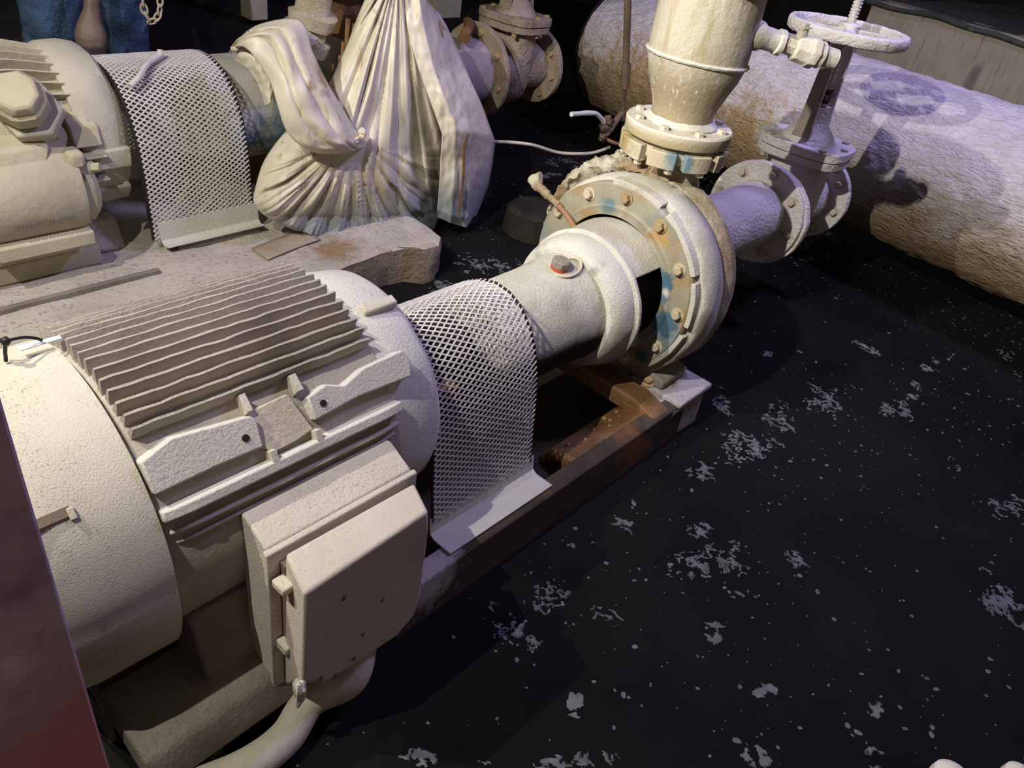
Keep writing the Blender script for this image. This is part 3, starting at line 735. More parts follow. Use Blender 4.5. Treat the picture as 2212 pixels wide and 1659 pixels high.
gate_valve((3.27, -.02, 0), 'violet white crusted gate valve with large round handwheel in front of the huge pipe', 'valve', None)

# ------------------------------------------------------------------ discharge riser on the front pump
dr = root('discharge_pipe', (DX, DY, .48), 'streaked beige vertical discharge pipe with a reducer bolted on top of the front pump', 'pipe')
g = G().lathe((DX, DY, 0), (0, 0, 1), [(.500, .080), (.500, .106), (.53, .106), (.57, .108), (.60, .116), (.64, .132), (.69, .152), (.73, .163), (.76, .1665), (.80, .1665), (.985, .1665), (.985, .215), (1.02, .215), (1.02, .14), (.60, .09), (.500, .080)], 80)
part('reducer_pipe', rough(g, .0015, 14), 'pipe', dr, ang=60)
g = G().lathe((DX, DY, .745), (.04, 0, 1), [(-.006, .160), (-.006, .172), (.0, .1755), (.006, .172), (.006, .160), (-.006, .160)], 80)
part('weld_bead', rough(g, .0015, 60), 'flange', dr)
g = G().lathe((DX, DY, .484), (0, 0, 1), [(0, .075), (0, .182), (.006, .186), (.040, .187), (.046, .182), (.046, .075), (0, .075)], 90)
part('pipe_flange', rough(g, .0015, 14), 'flange2', dr)
g = G().lathe((DX, DY, .530), (0, 0, 1), [(0, .10), (0, .128), (.006, .130), (.012, .122), (.022, .108), (.0, .10)], 60)
part('weld_collar', rough(g, .004, 40), 'dust_white', dr)
for k in range(8):
    a = radians(12 + 45 * k); part('flange_bolt', G().bolt((DX + .153 * cos(a), DY + .153 * sin(a), .530), (0, 0, 1), .017, .014, False), 'flange', dr)
# ball valve on the side
t0 = Vector((2.115, -.13, .845)); t1 = Vector((2.35, -.35, .805)); td = (t1 - t0); TL = td.length
bv = root('ball_valve', t0, 'small pale ball valve screwed into the side of the discharge pipe', 'ball valve')
g = G().lathe(t0, td, [(0, 1e-4), (0, .048), (.035, .046), (.05, .036), (.095, .034), (.10, .040), (.115, .040), (.115, 1e-4)], 32)
part('nipple', rough(g, .002, 40), 'flange', bv)
g = G().lathe(t0 + td.normalized() * .115, td, [(0, 1e-4), (0, .030), (.045, .030), (.048, .042), (.095, .046), (.10, .050), (.125, .050), (.13, .038), (.13, 1e-4)], 8)
part('valve_body', rough(g, .002, 40), 'flange', bv, bev=.003)
g = G().lathe(t0 + td.normalized() * .24, td, [(0, 1e-4), (0, .040), (.02, .042), (.028, .032), (.075, .030), (.080, .022), (.03, .020), (.03, 1e-4)], 24)
part('outlet', rough(g, .002, 40), 'flange', bv)
p = t0 + td.normalized() * .175
g = G().cyl(p + Vector((0, 0, .03)), p + Vector((0, 0, .062)), .017).bolt(p + Vector((0, 0, .062)), (0, 0, 1), .016, .012).box(p.x - .02, p.x + .012, p.y - .01, p.y + .012, p.z + .056, p.z + .068)
part('stem_nut', rough(g, .002, 60), 'dust', bv)

# ------------------------------------------------------------------ concrete plinth of the rear pump
PZ = -.335
def top_h(x, y): return PZ + .006 * noise.fractal(Vector((x * 5, y * 5, 0)), 1, 2, 4) + .012 * max(0, noise.noise(Vector((x * 9, y * 9, 3)))) ** 2
outl = [(-3, .70), (1.05, .99), (1.28, 1.03), (1.50, 1.06), (1.70, 1.08), (1.80, 1.06), (1.86, 1.00), (1.95, 1.00), (2.02, 1.06), (2.05, 1.2), (2.06, 1.7), (2.0, 2.2), (2.0, 3.9), (-3, 3.9)]
pl = root('concrete_plinth', (0, 2, WZ), 'dusty concrete plinth with rough brown side carrying the rear pump set', 'plinth')
g = G()
def inpoly(x, y):
    c = False; n = len(outl)
    for i in range(n):
        (x1, y1), (x2, y2) = outl[i], outl[(i + 1) % n]
        if (y1 > y) != (y2 > y) and x < (x2 - x1) * (y - y1) / (y2 - y1) + x1: c = not c
    return c
# top: fan of loops shrinking towards the centre
path = []
for i in range(len(outl)):
    a_, b_ = Vector(outl[i]), Vector(outl[(i + 1) % len(outl)]); k = max(1, int((b_ - a_).length / .035))
    path += [a_.lerp(b_, j / k) for j in range(k)]
cen = Vector((.2, 2.4))
def topf(u, v):
    q = path[int(round(u * len(path))) % len(path)]; p = q.lerp(cen, 1 - (1 - v) ** 1.0)
    e = .012 if v == 0 else 0
    return Vector((p.x, p.y, top_h(p.x, p.y) - e))
g.grid(topf, len(path), 60, True)
part('plinth_top', g, 'plinth', pl, ang=60)
g = G()
def side(u, v):
    q = path[int(round(u * len(path))) % len(path)]; nx = q - cen; nx.normalize()
    z = (top_h(q.x, q.y) - .012) * (1 - v) + (WZ - .02) * v
    d = .018 * noise.fractal(Vector((q.x * 12, q.y * 12, z * 7)), 1, 2, 4) + .012 * sin(pi * v)
    if v == 0: d = 0
    return Vector((q.x + nx.x * d, q.y + nx.y * d, z))
g.grid(side, len(path), 14, True)
part('plinth_side', g, 'plinth_side', pl, ang=60)
# low steel rail along the plinth
g = G().prism([(1.36, PZ - .01), (1.36, PZ + .016), (1.372, PZ + .02), (1.384, PZ + .016), (1.384, PZ - .01)], 0, -1.2, .80)
tag(part('floor_rail', rough(g, .002, 8), 'ledge'), 'thin dusty steel strip lying on the plinth beside the rear motor base', 'steel strip')
g = G().grid(lambda u, v: Vector((1.20 + .30 * u, 1.24 + .12 * v + .05 * u, PZ + .011 + .004 * sin(3 * u))), 12, 6)
tag(part('steel_plate', g, 'rustplate', solid=.005), 'thin brown stained steel plate lying on the plinth in front of the rear pump', 'steel plate')

# ------------------------------------------------------------------ rear pump set
Y2, Z2 = 1.93, .07
b2 = root('base_frame', (.5, Y2, PZ), 'dusty step-shaped base frame under the rear motor at the left edge', 'base frame')
g = G().prism([(1.545, PZ), (1.545, PZ + .075), (1.575, PZ + .09), (2.35, PZ + .09), (2.35, PZ)], 0, -.6, .665); rough(g, .002, 8)
part('frame_block', g, 'cream', b2, bev=.008)
g = G().prism([(1.53, PZ + .085), (1.53, PZ + .125), (1.58, PZ + .14), (2.3, PZ + .14), (2.3, PZ + .085)], 0, -.6, .60); rough(g, .002, 8)
part('frame_ledge', g, 'cream', b2, bev=.006)
g = G().prism([(1.62, PZ), (1.70, PZ + .12), (2.2, PZ + .12), (2.2, PZ)], 0, .66, .80); rough(g, .01, 12)
part('dust_heap', g, 'plinth', b2, bev=.02)
m2 = root('electric_motor', (.4, Y2, PZ + .12), 'cream dust-coated finned electric motor with a rounded terminal housing at the upper left', 'electric motor')
g = G().lathe((0, Y2, Z2), (1, 0, 0), [(-.5, 1e-4), (-.5, .27), (.72, .27), (.72, 1e-4)], 72)
part('motor_body', g, 'cream', m2)
g = G().lathe((0, Y2, Z2), (1, 0, 0), [(.70, 1e-4), (.70, .29), (.73, .312), (.80, .315), (.85, .305), (.875, .28), (.88, .20), (.88, 1e-4)], 96)
part('end_bell', rough(g, .003, 14), 'dust_fine', m2)
for a_ in (185, 215):
    g = cblk(G(), .72, .86, a_ - 7, a_ + 7, .28, .33)
    for v in g.v: v.y += Y2; v.z += Z2
    part('bell_boss', rough(g, .003, 12), 'dust_fine', m2, bev=.008)
for i in range(10):
    an = 66 + i * 8.2
    y, z = polar(1, an); ty, tz = -z, y; R = .335
    q = [(y * .265 - ty * .006, z * .265 - tz * .006), (y * R - ty * .003, z * R - tz * .003), (y * R + ty * .003, z * R + tz * .003), (y * .265 + ty * .006, z * .265 + tz * .006)]
    g = G(); vs = []
    n = 20
    for k in range(n + 1):
        x = -.5 + 1.235 * k / n; e = 1 - .12 * max(0, (x - .56) / .18)
        for (a_, b_) in q: vs.append((x, Y2 + a_ * e, Z2 + b_ * e))
    fs = [(0, 1, 2, 3), tuple(n * 4 + c for c in (3, 2, 1, 0))]
    for k in range(n): fs += [(k * 4 + c, (k + 1) * 4 + c, (k + 1) * 4 + (c + 1) % 4, k * 4 + (c + 1) % 4) for c in range(4)]
    g.add(vs, fs); part('cooling_fin', g, 'cream', m2, ang=50)
# pads and short fins near the bell
g = G().hexa([(.53, 1.67, .17), (.62, 1.67, .17), (.62, 1.60, .07), (.53, 1.60, .07), (.55, 1.72, .26), (.60, 1.72, .26), (.66, 1.63, .15), (.55, 1.63, .15)])
part('lifting_pad', g, 'cream', m2, bev=.008)
part('pad_screw', G().lathe((.605, 1.625, .155), (0, -.7, .7), [(0, 1e-4), (0, .020), (.012, .018), (.014, 1e-4)], 18), 'cream', m2)
g = G().hexa([(.66, 1.66, .15), (.76, 1.66, .15), (.76, 1.60, .10), (.66, 1.60, .10), (.66, 1.69, .21), (.76, 1.69, .21), (.76, 1.62, .17), (.66, 1.62, .17)])
part('vent_box', rough(g, .003, 20), 'cream', m2, bev=.006)
for k in range(3):
    z = .075 - k * .045
    g = G().box(.58 + .015 * k, .76 - .0 * k, 1.575, 1.66, z - .012, z)
    part('side_rib', rough(g, .003, 20), 'cream', m2, bev=.006)
g = G().prism([(1.62, PZ + .13), (1.62, -.10), (1.75, -.10), (2.15, -.10), (2.25, PZ + .13)], 0, .10, .68)
part('motor_foot', rough(g, .003, 12), 'cream', m2, bev=.01)
tc = Vector((0, 1.60, -.02))
g = G().lathe((0, tc.y, tc.z), (1, 0, 0), [(-.3, 1e-4), (-.3, .165), (.600, .165), (.615, .160), (.615, .13), (.60, 1e-4)], 60); rough(g, .002, 10)
th = part('terminal_housing', g, 'cream', m2)
g = G().lathe((0, tc.y, tc.z - .02), (1, 0, 0), [(.60, 1e-4), (.60, .125), (.66, .122), (.685, .10), (.69, 1e-4)], 48); rough(g, .002, 14)
part('end_cap', g, 'cream', th)
g = G().box(.59, .645, 1.475, 1.56, .075, .135)
part('cap_lug', rough(g, .004, 18), 'cream', th, bev=.015, seg=3)
part('lug_bolt', G().bolt((.655, 1.47, .08), (.6, -.7, .2), .016, .03), 'cream', th)
g = G().prism([(1.45, -.15), (1.45, -.20), (1.62, -.22), (1.62, -.12)], 0, .30, .62)
part('housing_lip', rough(g, .003, 14), 'cream', th, bev=.005)
g = G()
for k in range(16):   # raised illegible casting marks
    x = .37 + k * .0125 + random.uniform(-.002, .002); h = random.uniform(.012, .022)
    g.box(x, x + .0035, tc.y - .1605, tc.y - .153, -.085, -.085 + h)
part('casting_mark', g, 'ledge', th)
e0 = at(34, 200, 1, 1.50); ed = (CAMP - e0).normalized() * .5 + Vector((-.2, -.3, .55)); ed.normalize()
g = G().lathe(e0 - ed * .10, ed, [(0, 1e-4), (0, .088), (.07, .088), (.085, .076), (.095, .076), (.12, .064), (.12, 1e-4)], 8)
cf = part('conduit_fitting', rough(g, .003, 20), 'cream', m2, bev=.008)
g = G().lathe(e0 - ed * .15 + Vector((.02, 0, -.02)), ed, [(0, 1e-4), (0, .105), (.06, .105), (.06, 1e-4)], 6)
part('fitting_nut', rough(g, .003, 20), 'dust_fine', cf, bev=.008)
g = G().hexa([(.33, 1.50, .10), (.53, 1.50, .10), (.53, 1.62, .10), (.33, 1.62, .10), (.33, 1.52, .16), (.55, 1.52, .16), (.55, 1.62, .18), (.33, 1.62, .18)])
part('fitting_base', rough(g, .006, 18), 'cream', cf, bev=.01)

g2 = root('coupling_guard', (1.12, Y2, PZ), 'expanded metal mesh coupling guard between the rear motor and the plastic-wrapped pump', 'coupling guard')
pr2 = [(-.315, PZ + .05 - Z2), (-.310, -.25), (-.302, -.10), (-.284, .02), (-.256, .10), (-.215, .17), (-.16, .222), (-.10, .250), (-.04, .262), (0, .264)]
YG = Y2 - .078
pr2 = pr2 + [(-a_, b_) for a_, b_ in pr2[::-1][1:]]
part('mesh', guard_mesh(pr2, .875, 1.322, .029, .0100, YG, Z2, .0047), 'mesh', g2, ang=30)
for a_ in (.868, 1.320): part('edge_strip', sheet(G(), pr2, a_, a_ + .007, .010, YG, Z2), 'dark', g2)
for s in (-1, 1):
    pr = [(s * .370, PZ + .038 - Z2), (s * .337, PZ + .030 - Z2), (s * .321, PZ + .045 - Z2), (s * .316, PZ + .12 - Z2)]
    part('foot_flange', rough(sheet(G(), pr if s < 0 else pr[::-1], .90, 1.345, .006, YG, Z2), .0015, 15), 'dust_white', g2, bev=.001)
g = G().prism([(1.495, PZ), (1.495, PZ + .024), (1.60, PZ + .024), (1.60, PZ + .018), (1.503, PZ + .018), (1.503, PZ)], 0, .95, 1.33)
part('support_channel', g, 'ledge', g2)
g = G().tube(smoothpath([(.905, 1.64, Z2 + .222), (.95, 1.66, Z2 + .245), (1.02, 1.73, Z2 + .268), (1.10, 1.79, Z2 + .28), (1.11, 1.80, Z2 + .30)]), .011, 8)
part('bent_strip', g, 'mesh', g2)
part('side_plate', G().prism([(a_ + YG + .012, b_ + Z2 - .012) for a_, b_ in pr2] + [(a_ * .80 + YG, b_ * .8 + Z2) for a_, b_ in pr2[::-1]], 0, .885, .89), 'dark', g2)

p2 = root('centrifugal_pump', (1.8, Y2, PZ), 'rear centrifugal pump with blue and rust patches, mostly wrapped in plastic sheet', 'pump')
M['house2'] = mat('blue_rust_dust', (.50, .49, .44), (.40, .38, .33), bump=.45, bscale=80, patches=[((.16, .24, .29), 3.3, .52, .06, 3), ((.32, .19, .08), 4, .6, .05, 8)])
g = G().lathe((0, Y2, Z2), (1, 0, 0), [(1.30, 1e-4), (1.30, .20), (1.33, .225), (1.66, .225), (1.68, .27), (1.76, .27), (1.78, .34), (1.84, .345), (1.88, .37), (2.05, .37), (2.14, .30), (2.2, .16), (2.2, 1e-4)], 90)
part('pump_body', rough(g, .004, 14), 'house2', p2)
g = G().cyl((1.98, Y2 - .05, Z2 + .3), (1.98, Y2 - .05, Z2 + .56), .15, .13, 40)
part('discharge_neck', rough(g, .006, 12), 'rust', p2)
g = G().lathe((1.98, Y2 - .05, Z2 + .5), (0, 0, 1), [(0, 1e-4), (0, .19), (.06, .19), (.06, 1e-4)], 40)
part('neck_flange', rough(g, .004, 12), 'valve2', p2)
g = G().prism([(1.62, PZ), (1.72, -.10), (2.14, -.10), (2.24, PZ)], 0, 1.6, 2.0)
part('pump_foot', rough(g, .004, 12), 'rust', p2, bev=.01)
# brown stuffing box and dripping bits seen in the gap of the sheet
q0 = at(668, 60, 1, 1.60)
g = G().lathe(q0 + Vector((0, 0, -.10)), (.05, -.1, 1), [(0, 1e-4), (0, .075), (.05, .085), (.06, .06), (.10, .06), (.11, .095), (.16, .10), (.17, .07), (.30, .07), (.30, 1e-4)], 30)
part('stuffing_box', rough(g, .012, 14), 'volute', p2)
g = G().blob(at(655, 92, 1, 1.50), (.06, .05, .035), .5, 4, 24)
part('scale_lump', rough(g, .012, 22), 'volute', p2)
g = G()
for (px, py, L, r) in ((752, 40, .16, .011), (764, 50, .13, .008), (742, 90, .12, .009), (735, 120, .07, .008), (758, 95, .08, .007), (720, 138, .05, .006)):
    a_ = at(px, py, 1, 1.50); g.tube([a_, a_ + Vector((-.01, -.005, -L * .5)), a_ + Vector((-.015, 0, -L))], [r, r * .8, r * .3], 8)
part('drip_deposit', g, 'rust', p2)

s2 = root('suction_pipe', (2.7, Y2, -.05), 'greyish rusty suction pipe between the wrapped rear pump and its gate valve', 'pipe')
M['pipe2'] = mat('grey_rust_pipe', (.44, .39, .38), (.33, .28, .26), bump=.5, bscale=60, speck=.3, rough=.6, stain=((.16, .085, .035), -.06, .06, .15))
ZS = .11
g = G().lathe((0, Y2, ZS), (1, 0, 0), [(2.15, .10), (2.2, .19), (2.98, .19), (3.05, .185), (3.05, .10)], 72)
part('pipe_body', rough(g, .004, 12), 'pipe2', s2)
g = flange(G(), 3.03, .265, .03, .1, Y2, ZS); part('pipe_flange', rough(g, .004, 14), 'valve2', s2)
boltring('flange_bolt', s2, 3.03, .222, 8, -1, 'rustbolt', Y2, ZS, 10, .02)
g = G().tube(smoothpath([(2.80, 1.80, .33), (2.86, 1.85, .36), (2.95, 1.92, .365), (3.02, 2.0, .36)]), .03, 10)
part('scale_ridge', rough(g, .01, 20), 'rust', s2)
gate_valve((3.335, Y2, ZS), 'brown wet crusted gate valve on the rear suction pipe at the top of the picture', 'valve2', None, 'rustbolt')

# ------------------------------------------------------------------ plastic sheet wrapped around the rear pump
sh = root('plastic_sheet', (1.8, 1.4, PZ), 'dirty white plastic sheet wrapped and tied around the rear pump', 'plastic sheet')
lv = [(-40, 805, 900), (30, 775, 938), (100, 748, 968), (170, 716, 985), (235, 672, 992), (290, 612, 990), (345, 572, 982), (400, 553, 972), (440, 549, 960), (472, 582, 948), (496, 640, 938), (508, 712, 925)]
def lev(v):
    t = v * (len(lv) - 1); i = min(int(t), len(lv) - 2); t -= i
    a, b = lv[i], lv[i + 1]; c = lv[max(i - 1, 0)]; d = lv[min(i + 2, len(lv) - 1)]
    o = []
    for k in range(3): o.append(.5 * (2 * a[k] + (b[k] - c[k]) * t + (2 * c[k] - 5 * a[k] + 4 * b[k] - d[k]) * t * t + (3 * a[k] - c[k] - 3 * b[k] + d[k]) * t ** 3))
    return o
KN = (770, 322)
def sack(u, v):
    py, xl, xr = lev(v)
    yy = 1.50 - .10 * sin(pi * min(1, v * 1.05) * .5) ** 2
    th = 2 * pi * u                      # 0..pi front, pi..2pi back
    s = (1 - cos(th)) / 2 if th <= pi else (1 + cos(th - pi)) / 2
    px = xl + (xr - xl) * s
    if v > .8: pyy = py - (v - .8) * 0 + 8 * sin(pi * s) * (v - .8) * 5
    else: pyy = py
    p = at(px, pyy, 1, yy)
    b = (.05 + .15 * sin(pi * min(1, v * 1.15 + .12)) ** .8)
    if v > .9: b *= 1 - (v - .9) * 5
    d = sin(th) * b
    if th <= pi:
        # pleats fan out from the knot and from the gathered top
        fade = min(1, s * 8) * min(1, (1 - s) * 8)
        if pyy > 300:
            a = atan2(px - KN[0], max(4, pyy - KN[1] + 60)); r = hypot(px - KN[0], pyy - KN[1])
            rr = min(1, r / 90)
            w_ = abs(sin(a * 15 + .8 + 1.5 * noise.noise(Vector((a * 5, 0, 2))))) ** .7 * .040 + abs(noise.noise(Vector((a * 26 + .43, r * .006, .5)))) * .03
            d += w_ * rr * fade * min(1, max(0, (pyy - 300) / 70))
        a2 = atan2(px - 862, pyy + 90)
        w2 = abs(sin(a2 * 24 + 2 * noise.noise(Vector((a2 * 7, 3, 1))))) ** .8 * .036 + noise.noise(Vector((a2 * 18, pyy * .006, 5))) * .03
        k2 = 1 if px > KN[0] + 20 else max(0, 1 - max(0, pyy - 260) / 70)
        d += w2 * fade * k2 * (0.5 + .5 * min(1, (pyy + 40) / 200))
    n_ = (CAMP - p).normalized(); n_.z *= .3; n_.normalize()
    q = p + n_ * d
    q += n_ * .012 * noise.noise(q * 9)
    return q
g = G().grid(sack, 420, 220, True)
part('sack_body', g, 'tarp', sh, ang=80)
# sash: folded band coming over from behind and down to the knot
def ribbon(path, nfold, amp, y_of, nu=60, nv=110, hook=.05):
    """path: rows of (left px, left py, right px, right py, depth y)"""
    def f(u, v):
        t = v * (len(path) - 1); i = min(int(t), len(path) - 2); t -= i
        a, b = path[i], path[i + 1]; c = path[max(i - 1, 0)]; d = path[min(i + 2, len(path) - 1)]
        r = [.5 * (2 * a[k] + (b[k] - c[k]) * t + (2 * c[k] - 5 * a[k] + 4 * b[k] - d[k]) * t * t + (3 * a[k] - c[k] - 3 * b[k] + d[k]) * t ** 3) for k in range(5)]
        px = r[0] + (r[2] - r[0]) * u; py = r[1] + (r[3] - r[1]) * u
        dd = r[4] - hook * sin(pi * u) - amp * abs(sin(pi * nfold * u + 1.2 * noise.noise(Vector((u * 3, v * 2, nfold))))) ** .7 - .01 * noise.noise(Vector((u * 5, v * 9, 1)))
        return at(px, py, 1, dd)
    return G().grid(f, nu, nv)
g = ribbon([(500, 118, 505, 92, 1.62), (512, 100, 560, 52, 1.50), (540, 112, 648, 44, 1.42), (582, 175, 676, 112, 1.36), (600, 232, 704, 172, 1.31), (620, 285, 735, 225, 1.28), (655, 318, 765, 275, 1.26), (690, 332, 782, 300, 1.26), (738, 333, 786, 318, 1.30)], 3, .016, None)
part('sash', g, 'tarp', sh, solid=.012, ang=80)
g = ribbon([(505, 130, 520, 92, 1.60), (535, 150, 560, 100, 1.50), (560, 190, 600, 150, 1.46), (572, 230, 600, 210, 1.45)], 1, .01, None, 30, 40)
part('sash_fold', g, 'tarp', sh, solid=.01, ang=80)
for (px, py, yy, rx, rz) in ((766, 300, 1.245, .034, .016), (782, 286, 1.24, .012, .020)):
    part('knot', G().blob(at(px, py, 1, yy), (rx, .02, rz), .4, px, 24), 'tarp', sh)
# hanging right flap, folded faces
def pp(px, py, y): return at(px, py, 1, y)
rows = [  # px, py, y for successive points across; rows run from top to bottom
    [(868, -20, 1.42), (900, -30, 1.40), (925, 5, 1.42), (950, 30, 1.50), (965, 55, 1.60)],
    [(880, 60, 1.36), (915, 55, 1.33), (945, 75, 1.36), (975, 85, 1.45), (990, 110, 1.58)],
    [(905, 150, 1.30), (935, 145, 1.27), (965, 150, 1.31), (1003, 145, 1.40), (1016, 170, 1.55)],
    [(935, 235, 1.24), (965, 225, 1.20), (1000, 220, 1.24), (1035, 212, 1.33), (1045, 235, 1.52)],
    [(955, 290, 1.22), (985, 282, 1.16), (1020, 285, 1.19), (1062, 292, 1.27), (1070, 305, 1.48)],
    [(952, 345, 1.26), (982, 340, 1.20), (1015, 345, 1.22), (1058, 345, 1.30), (1064, 355, 1.48)],
    [(948, 405, 1.28), (980, 405, 1.22), (1012, 408, 1.23), (1050, 395, 1.32), (1056, 400, 1.48)],
    [(944, 455, 1.31), (975, 465, 1.25), (1010, 470, 1.25), (1035, 435, 1.34), (1040, 440, 1.48)],
    [(945, 470, 1.33), (972, 482, 1.28), (1008, 493, 1.27), (1024, 468, 1.35), (1028, 470, 1.46)]]
def flap(u, v):
    t = v * (len(rows) - 1); i = min(int(t), len(rows) - 2); t -= i
    s = u * 4; j = min(int(s), 3); s -= j
    q = [(1 - t) * ((1 - s) * rows[i][j][k] + s * rows[i][j + 1][k]) + t * ((1 - s) * rows[i + 1][j][k] + s * rows[i + 1][j + 1][k]) for k in range(3)]
    q[2] += .016 * noise.noise(Vector((q[0] * .03, q[1] * .012, 2))) + .006 * noise.noise(Vector((q[0] * .09, q[1] * .05, 5)))
    return at(*q[:2], 1, q[2])
g = G().grid(flap, 60, 90)
part('flap', g, 'tarp', sh, solid=.006, ang=50)
g = G().tube(smoothpath([pp(1012, 290, 1.185), pp(1018, 300, 1.18), pp(1010, 325, 1.19), pp(1000, 350, 1.20), pp(998, 385, 1.205), pp(992, 420, 1.21), pp(990, 460, 1.225), pp(985, 470, 1.235)]), [.004] * 42 + [.004], 6) if False else G().tube(smoothpath([pp(1012, 288, 1.178), pp(1003, 320, 1.19), pp(1000, 385, 1.203), pp(990, 465, 1.228)], 5), .006, 6)
part('rust_streak', rough(g, .003, 60), 'rust', sh, label='rust brown runs down the fold')

# ------------------------------------------------------------------ small pipes and cables
tp = root('drain_pipe', (3.1, .9, WZ), 'thin brown vertical pipe with fittings behind the front discharge pipe', 'pipe')
YT = .95
a_, b_ = at(1358, -60, 1, YT), at(1352, 150, 1, YT); c_ = at(1343, 245, 1, YT)
part('riser', rough(G().cyl(a_, b_, .018, n=16), .001, 40), 'brownpipe', tp)
part('coupling', rough(G().cyl(at(1353, 138, 1, YT), at(1350, 190, 1, YT), .024, n=10), .002, 60), 'brownpipe', tp)
part('riser_lower', G().cyl(at(1350, 188, 1, YT), at(1345, 250, 1, YT), .011, n=12).cyl(at(1345, 240, 1, YT), at(1343, 258, 1, YT), .02, n=10), 'brownpipe', tp)
part('stub', G().cyl(at(1345, 255, 1, YT), at(1348, 330, 1, YT), .016, n=12), 'dark', tp)
part('tee', rough(G().tube([at(p_[0], p_[1], 1, YT) for p_ in ((1343, 245), (1330, 262), (1318, 280), (1305, 296))], .017, 12), .003, 50), 'brownpipe', tp)
part('valve_lump', rough(G().blob(at(1312, 260, 1, YT), .026, .5, 1).blob(at(1305, 275, 1, YT), .024, .5, 2).blob(at(1302, 296, 1, YT), .022, .5, 3), .003, 50), 'brownpipe', tp)
part('hook_handle', rough(G().tube(smoothpath([at(p_[0], p_[1], 1, YT) for p_ in ((1234, 247), (1260, 245), (1285, 245), (1298, 255), (1305, 265))]), .012, 10), .002, 50), 'dust_white', tp, label='white crusted bent lever')
part('copper_outlet', G().tube(smoothpath([at(p_[0], p_[1], 1, YT - .03 * i) for i, p_ in enumerate(((1305, 298), (1325, 308), (1360, 318), (1400, 330)))]), .009, 10), 'copper', tp, label='orange copper tube')
cb = G().tube(smoothpath([at(1062, 306, 1, 1.36), at(1100, 307, 1, 1.33), at(1150, 313, 1, 1.25), at(1200, 328, 1, 1.2), at(1240, 332, 1, 1.12), at(1280, 330, 1, 1.05), at(1318, 318, 1, 1.0)], 8), .0085, 8)
tag(part('cable', cb, 'cable'), 'thin grey cable hanging from the plastic sheet over the water to the thin pipe', 'cable')
ct = root('copper_tube', at(1240, 490, 0, 1.72), 'crusted copper tube with an elbow sticking up beside the front pump casing', 'tube')
part('tube', G().tube(smoothpath([at(1245, 497, 0, 1.72), at(1222, 462, 0, 1.755), at(1195, 432, 0, 1.79), at(1172, 408, 0, 1.82)]), .0095, 12), 'copper', ct)
part('crusted_elbow', rough(G().tube(smoothpath([at(1208, 445, 0, 1.772), at(1182, 420, 0, 1.805), at(1162, 402, 0, 1.83), at(1152, 388, 0, 1.84), at(1168, 384, 0, 1.85)]), [.013] * 6 + [.017] * 6 + [.020] * 13, 12), .007, 45), 'volute', ct, label='white crust on the elbow')
g = G().tube(smoothpath([(.36, -.45, -.36), (.30, -.49, -.42), tuple(at(672, 1510, 2, -.455)), tuple(at(618, 1592, 2, -.475)), tuple(at(540, 1652, 2, -.475)), tuple(at(430, 1700, 2, -.475)), tuple(at(200, 1780, 2, -.475))], 8), .040, 24)
tag(part('conduit', rough(g, .001, 10), 'dust_fine'), 'thick dusty flexible conduit curving from the terminal box down to the water', 'conduit')
# tag and zip tie
tgp = root('white_tag', at(90, 742, 2, .345), 'small white tag held by a black cable tie on top of the front motor', 'tag')
g = G(); q = [at(36, 748, 2, .352), at(128, 724, 2, .352), at(134, 730, 2, .350), at(44, 757, 2, .350)]
c = [at(36, 748, 2, .36), at(106, 728, 2, .366), at(130, 726, 2, .352), at(46, 757, 2, .352)]
g.add(q + [p_ - Vector((0, 0, .002)) for p_ in q], [(0, 1, 2, 3), (7, 6, 5, 4), (0, 4, 5, 1), (1, 5, 6, 2), (2, 6, 7, 3), (3, 7, 4, 0)])
part('tag_card', g, 'white', tgp)
g = G().tube(smoothpath([at(-20, 738, 2, .38), at(12, 736, 2, .385), at(50, 729, 2, .375), at(78, 731, 2, .362), at(92, 736, 2, .356)]), .003, 8).tube([at(12, 736, 2, .385), at(11, 760, 2, .355), at(13, 780, 2, .335)], .0035, 8).blob(at(12, 737, 2, .385), .0085, .2, 3, 10)
part('cable_tie', g, 'black', tgp)

# ------------------------------------------------------------------ red column at the left edge
e = at(100, 1190, 1, -.95)
xl = at(0, 1659, 1, -.95).x - .06
g = G().prism([(e.x, -.95), (e.x, -.93), (xl, -.93), (xl, -.95)], 2, WZ, e.z + .9).box(e.x - .012, e.x, -.93, -.80, WZ, e.z + .9)
tag(part('steel_column', g, 'column', bev=.002), 'dull pinkish red upright plate close to the camera at the lower left edge', 'steel column')

# ------------------------------------------------------------------ back: posts, dark block, chain
for (px, y_, w_, lab) in ((550, 4.0, .07, 'beige square post behind the plastic sheet, left one'), (955, 4.0, .16, 'wide beige post behind the plastic sheet, right one')):
    p = at(px, 40, 1, y_)
    g = G().box(p.x - w_, p.x + w_, y_ - .07, y_ + .07, p.z, 1.6)
    tag(part('post', rough(g, .004, 6), 'cream', bev=.01), lab, 'post')
g = G().box(-3, 6, 3.9, 7.5, WZ - .02, -.10)
tag(part('floor_rear', g, 'wallback'), kind='structure')
g = G().lathe((2.80, 1.12, WZ - .01), (0, 0, 1), [(0, 1e-4), (0, .17), (.14, .165), (.16, .14), (.16, 1e-4)], 28)
tag(part('pier_stub', rough(g, .01, 12), 'dark'), 'wet black round stub standing in the water right of the plinth', 'stub')
ch = root('chain', at(328, 45, 1, 2.5), 'beige steel chain loop hanging in front of the blue jeans', 'chain')
cps = smoothpath([at(px, py, 1, 2.5) for px, py in ((305, -90), (306, -40), (308, 0), (314, 28), (328, 46), (343, 30), (346, 0), (348, -40), (350, -90))], 12)
acc = 0; k = 0; lastp = cps[0]
